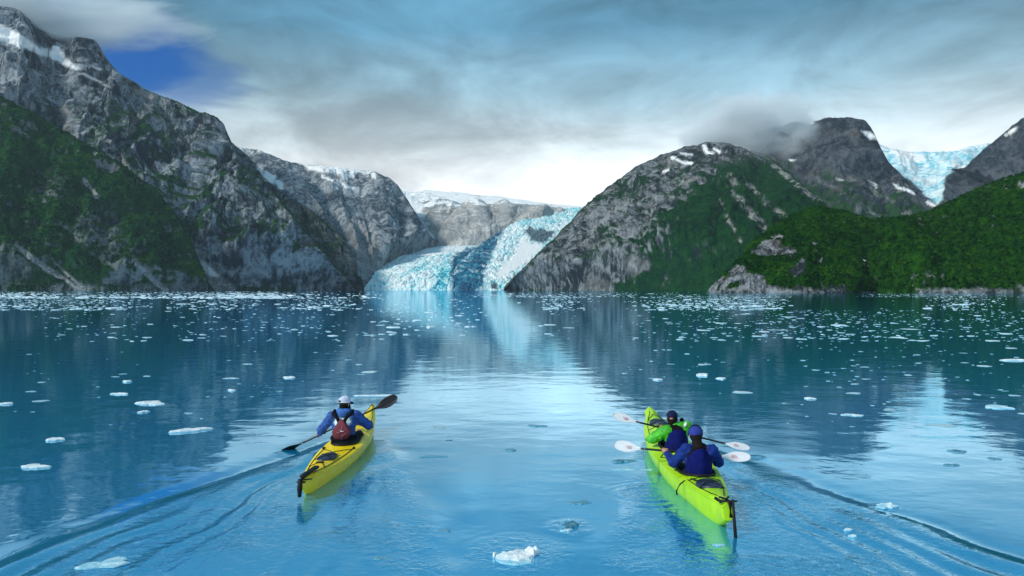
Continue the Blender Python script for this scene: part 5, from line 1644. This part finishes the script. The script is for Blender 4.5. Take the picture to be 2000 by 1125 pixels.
# hair, beard and cap
hd = J['head']; Rm = np.array(rotz(R(-28)))
V, F = solid([s_ell(hd + vec(-0.004, -0.012, -0.005), (0.083, 0.094, 0.088)), s_ell(hd + Rm @ vec(0, -0.03, -0.06), (0.065, 0.06, 0.06)), (*s_ell(hd + Rm @ vec(0.0, 0.055, -0.085), (0.064, 0.058, 0.055)), 0.01),
              (*s_ell(hd + Rm @ vec(0.066, 0.04, -0.05), (0.022, 0.03, 0.055)), 0.01)], 0.009, 0.02, crumple(0.004, 0.03, 415))
mesh_np('hair', V, F, M_hair, man)
def cap_with_brim(root, hd, turn, r, m_crown, m_brim, brim_len, tilt, seams=None, opening=True):
    Rm = np.array(rotz(turn))
    c = hd + vec(0, -0.004, 0.040)
    V, F = solid([s_ell(c, r, rotz(turn))], 0.008, 0.01, cut=lambda P: -(P[..., 2] - (c[2] - 0.012) + 0.10 * ((P - c) @ Rm)[..., 1] * tilt))
    cap = mesh_np('cap', V, F, m_crown, root)
    q = np.linspace(-1.15, 1.15, 17)
    top = []
    for s_, dz in ((0.92, 0.0), (1.02 + brim_len * 5, -0.012), (1.02 + brim_len * 7, -0.022)):
        top.append(np.stack([np.sin(q) * r[0] * (0.98 if s_ < 1 else 1.0), np.cos(q) * r[1] * s_, np.full(17, -0.006 + dz) - 0.10 * tilt * r[1] * 0.5 - 0.012 * np.sin(q) ** 2], 1))
    Vt = np.concatenate(top); Vb = Vt - vec(0, 0, 0.006)
    Fq = grid_faces(17, 3); n = len(Vt)
    idx = np.arange(n).reshape(3, 17)
    rim = np.concatenate([idx[0], idx[1:, -1], idx[-1, -2::-1], idx[-2:0:-1, 0]]); r2 = np.roll(rim, -1)
    V = np.concatenate([Vt, Vb]) @ Rm.T + c
    mesh_np('brim', V, np.concatenate([Fq, Fq[:, ::-1] + n, np.stack([rim, rim + n, r2 + n, r2], 1)]), m_brim, cap)
    if seams:
        for a in (0.0, 1.05, 2.1):
            P = [c + Rm @ vec(math.cos(a) * math.sin(t) * r[0] * 1.005, math.sin(a) * math.sin(t) * r[1] * 1.005, math.cos(t) * r[2] * 1.005) for t in np.linspace(-1.45, 1.45, 15)]
            V, F = tube(P, 0.004, 5)
            mesh_np('seam', V, F, seams, cap)
        P = [c + Rm @ vec(math.sin(a) * r[0] * 1.0, -math.cos(a) * r[1] * 1.0, -0.004 + 0.012 * math.cos(a) * tilt) for a in np.linspace(-1.9, 1.9, 21)]
        V, F = tube(P, 0.009, 6)
        mesh_np('band', V, F, seams, cap)
    if opening:
        V, F = solid([s_ell(c + Rm @ vec(0, -r[1] * 0.94, 0.012), (0.034, 0.016, 0.024), rotz(turn))], 0.006, 0.01)
        mesh_np('rear_opening', V, F, M_hair, cap)
    return cap
cap_with_brim(man, hd, R(-38), (0.091, 0.108, 0.094), M_capw, M_capn, 0.09, 0.6, M_white)

# ---------------------------------------------------------------- the two in the green kayak
def vest_back(root, J, r=1.0, low=0.30):
    v = empty('life_vest', (0, 0, 0)); v.parent = root
    prs = torso_prims(J, 1.10)
    cx = J['chest'][0]
    V, F = solid([prs[1], prs[2], s_cap(J['shL'] * 0.62 + J['shR'] * 0.38 + vec(0, 0, 0.02), J['shL'] * 0.38 + J['shR'] * 0.62 + vec(0, 0, 0.02), 0.085)], 0.012, 0.04, crumple(0.004, 0.08, 431),
                 cut=lambda P: np.maximum(np.abs(P[..., 0] - cx) - 0.165 * r, low - P[..., 2]))
    mesh_np('vest_shell', V, F, M_black, v)
    return v

# rear paddler, all in blue
A2, B2 = U(1199, 871, 9.98), U(1466, 896, 9.50)
pad2, pc2, ax2 = paddle(A2, B2, 0.42, 0.165, M_bladew, 'white bladed paddle held level by the rear person in blue, green kayak', (0.05, -0.85, 0.5), (0.0, -0.7, 0.7), True)
rear = empty('person', (2.545, 9.16, 0.0))
tag(rear, 'person in dark blue jacket and blue beanie on the rear seat of the green kayak', 'person')
P0 = vec(*A2); LL = np.linalg.norm(vec(*B2) - P0)
gL, gR = rel(rear, P0 + ax2 * LL * 0.385), rel(rear, P0 + ax2 * LL * 0.70)
J = dict(hip=vec(-0.02, 0, 0.19), chest=vec(-0.03, 0.06, 0.455), shL=vec(-0.180, 0.10, 0.57), shR=vec(0.145, 0.04, 0.575), neck=vec(-0.045, 0.08, 0.65), head=vec(-0.055, 0.10, 0.768),
         elL=vec(-0.335, 0.17, 0.385), elR=vec(0.275, 0.16, 0.395))
for k, g in (('L', gL), ('R', gR)):
    e = J['el' + k]; d = g - e; J['wr' + k] = g - d / np.linalg.norm(d) * 0.075
make_person(rear, J, gL, gR, ax2, R(-12))
V, F = solid(torso_prims(J) + sleeve_prims(J, 1.22), 0.010, 0.04, crumple(0.017, 0.085, 441))
mesh_np('jacket', V, F, M_blue, rear)
V, F = solid([s_ell(J['hip'] + vec(0, 0, 0.02), (0.205, 0.17, 0.13)), s_cap(J['hip'] + vec(-0.11, 0.03, 0.02), J['hip'] + vec(-0.15, 0.36, 0.075), 0.105, 0.08), s_cap(J['hip'] + vec(0.11, 0.03, 0.02), J['hip'] + vec(0.15, 0.36, 0.075), 0.105, 0.08)], 0.012, 0.04, crumple(0.006, 0.09, 471))
mesh_np('trousers', V, F, M_pants, rear)
v = vest_back(rear, J)
for dx, dz in ((-0.016, 0.0), (0.016, 0.0), (0.0, 0.018), (0.0, -0.018)):
    V, F = solid([s_ell((0.048 + dx, -0.098, 0.57 + dz), (0.010, 0.012, 0.011))], 0.005, 0.005)
    mesh_np('emblem_dot', V, F, M_white, v)
hd = J['head']
V, F = solid([s_ell(hd + vec(0, -0.012, 0.005), (0.086, 0.098, 0.095)), s_cap(hd + vec(0, -0.05, -0.05), J['neck'] + vec(0, -0.07, -0.02), 0.062, 0.075)], 0.009, 0.03, crumple(0.004, 0.04, 445))
mesh_np('hair', V, F, M_hair, rear)
V, F = solid([s_ell(hd + vec(-0.004, -0.002, 0.040), (0.090, 0.104, 0.088))], 0.008, 0.01, crumple(0.003, 0.05, 447), cut=lambda P: (hd[2] - 0.005) - P[..., 2] + 0.15 * (P[..., 1] - hd[1]))
bn = mesh_np('beanie', V, F, M_beanie, rear)
V, F = tube([hd + vec(math.sin(a) * 0.090 + 0.006, 0.03 + 0.02 * math.cos(a), 0.025 + math.cos(a) * 0.104) for a in np.linspace(-1.9, 1.9, 22)], 0.013, 6)
mesh_np('headband', V, F, M_capn, bn)
V, F = tube([hd + vec(0.092, 0.02, 0.02), hd + vec(0.088, 0.035, -0.04), hd + vec(0.06, 0.05, -0.085)], 0.011, 6)
mesh_np('chin_strap', V, F, M_teal, bn)

# front paddler in green
A3, B3 = U(1196, 812, 11.15), U(1464, 878, 10.9)
pad3, pc3, ax3 = paddle(A3, B3, 0.42, 0.165, M_bladew, 'white bladed paddle sloping down to the right, held by the front person in green', (0.0, -0.75, 0.65), (0.0, -0.55, 0.85), True)
front = empty('person', (2.59, 10.60, 0.0))
tag(front, 'person in bright green jacket and navy cap on the front seat of the green kayak', 'person')
P0 = vec(*A3); LL = np.linalg.norm(vec(*B3) - P0)
gL, gR = rel(front, P0 + ax3 * LL * 0.365), rel(front, P0 + ax3 * LL * 0.62)
J = dict(hip=vec(0.0, 0, 0.19), chest=vec(-0.02, 0.06, 0.43), shL=vec(-0.19, 0.06, 0.53), shR=vec(0.14, 0.12, 0.580), neck=vec(-0.045, 0.10, 0.61), head=vec(-0.075, 0.13, 0.718),
         elL=vec(-0.375, 0.17, 0.395), elR=vec(0.30, 0.30, 0.50))
for k, g in (('L', gL), ('R', gR)):
    e = J['el' + k]; d = g - e; J['wr' + k] = g - d / np.linalg.norm(d) * 0.075
make_person(front, J, gL, gR, ax3, R(-18))
V, F = solid(torso_prims(J) + sleeve_prims(J, 1.38) + [s_cap(J['shR'] + vec(-0.10, -0.03, 0.02), J['shR'] + vec(0.06, 0.0, -0.02), 0.085)], 0.012, 0.045, crumple(0.022, 0.11, 451, (1, 1, 1.3)))
mesh_np('jacket', V, F, M_green, front)
V, F = solid([s_ell(J['hip'] + vec(0, 0, 0.02), (0.205, 0.17, 0.13)), s_cap(J['hip'] + vec(-0.11, 0.03, 0.02), J['hip'] + vec(-0.15, 0.36, 0.075), 0.105, 0.08), s_cap(J['hip'] + vec(0.11, 0.03, 0.02), J['hip'] + vec(0.15, 0.36, 0.075), 0.105, 0.08)], 0.012, 0.04, crumple(0.006, 0.09, 472))
mesh_np('trousers', V, F, M_pants, front)
v = vest_back(front, J, 0.80, 0.30)
V, F = tube([(0.09, -0.02, 0.635), (0.13, 0.08, 0.655), (0.17, 0.18, 0.62)], 0.022, 7)
mesh_np('reflective_strip', V, F, M_white, v)
V, F = solid([s_ell((0.10, 0.22, 0.68), (0.035, 0.03, 0.035))], 0.008, 0.01)
mesh_np('radio', V, F, M_black, v)
hd = J['head']
V, F = solid([s_ell(hd + vec(0, -0.012, -0.002), (0.083, 0.096, 0.090)), s_ell(hd + vec(0, -0.035, -0.06), (0.06, 0.055, 0.055))], 0.009, 0.03, crumple(0.004, 0.04, 455))
mesh_np('hair', V, F, M_hair, front)
cp = cap_with_brim(front, hd, R(-18), (0.088, 0.104, 0.092), M_capn, M_capn, 0.08, 0.4, None, False)
V, F = solid([s_ell(hd + np.array(rotz(R(-18))) @ vec(0, -0.100, 0.018), (0.030, 0.016, 0.016))], 0.006, 0.01)
mesh_np('rear_gap', V, F, M_skin, cp)

# ================================================================== low clouds on the peaks and the air
def cloud_mat(name, dens, scale, seed, lo=0.40, hi=0.62):
    m = bpy.data.materials.new(name); m.use_nodes = True
    t = NT(m.node_tree)
    o = t.n('ShaderNodeOutputMaterial')
    v = t.n('ShaderNodeVolumePrincipled')
    v.inputs['Color'].default_value = (0.88, 0.94, 0.98, 1)
    v.inputs['Anisotropy'].default_value = 0.0
    P = t.n('ShaderNodeTexCoord').outputs['Object']         # -1..1 inside the unit blob
    r = t.vmath('LENGTH', P)
    n = t.noise(t.vmath('ADD', P, (seed, 0, 0)), scale, 5, 0.6, 0.3)
    k = t.math('SUBTRACT', t.math('ADD', n, 0.22), t.math('MULTIPLY', t.math('POWER', r, 2.0), 0.42))
    d = t.maprange(k, lo, hi, 0.0, dens)
    t.l(d, v.inputs['Density'])
    t.l(v.outputs[0], o.inputs['Volume'])
    return m

def cloud(c, size, dens, scale, seed, lo=0.40, hi=0.62):
    bm = bmesh.new()
    bmesh.ops.create_icosphere(bm, subdivisions=3, radius=1.0)
    me = bpy.data.meshes.new('cloud'); bm.to_mesh(me); bm.free()
    me.materials.append(cloud_mat('cloud_vapour', dens, scale, seed, lo, hi))
    o = bpy.data.objects.new('cloud', me); COL.objects.link(o)
    o.location = c; o.scale = size
    tag(o, kind='stuff')
    return o
def pxm(n, Y): return n / FPX * Y
cloud(U(1462, 262, 2880), (pxm(150, 2880), 130, pxm(100, 2880)), 0.022, 2.2, 3.1, 0.36, 0.66)
cloud(U(140, 42, 2250), (pxm(300, 2250), 150, pxm(66, 2250)), 0.013, 2.2, 5.7, 0.36, 0.72)
cloud(U(-160, -10, 2200), (pxm(330, 2200), 200, pxm(120, 2200)), 0.014, 2.0, 15.7, 0.36, 0.70)

def haze_mat():
    m = bpy.data.materials.new('air'); m.use_nodes = True
    t = NT(m.node_tree)
    o = t.n('ShaderNodeOutputMaterial')
    v = t.n('ShaderNodeVolumePrincipled')
    v.inputs['Color'].default_value = (0.80, 0.92, 1.0, 1)
    v.inputs['Density'].default_value = 2.6e-5
    t.l(v.outputs[0], o.inputs['Volume'])
    return m
x0, x1, y0_, y1, z0, z1 = -9500, 9500, -3500, 12500, -40, 1150
hz = mesh_np('haze', [(x0, y0_, z0), (x1, y0_, z0), (x1, y1, z0), (x0, y1, z0), (x0, y0_, z1), (x1, y0_, z1), (x1, y1, z1), (x0, y1, z1)],
             np.array([(3, 2, 1, 0), (4, 5, 6, 7), (0, 1, 5, 4), (1, 2, 6, 5), (2, 3, 7, 6), (3, 0, 4, 7)]), haze_mat(), smooth=False)
tag(hz, kind='stuff')
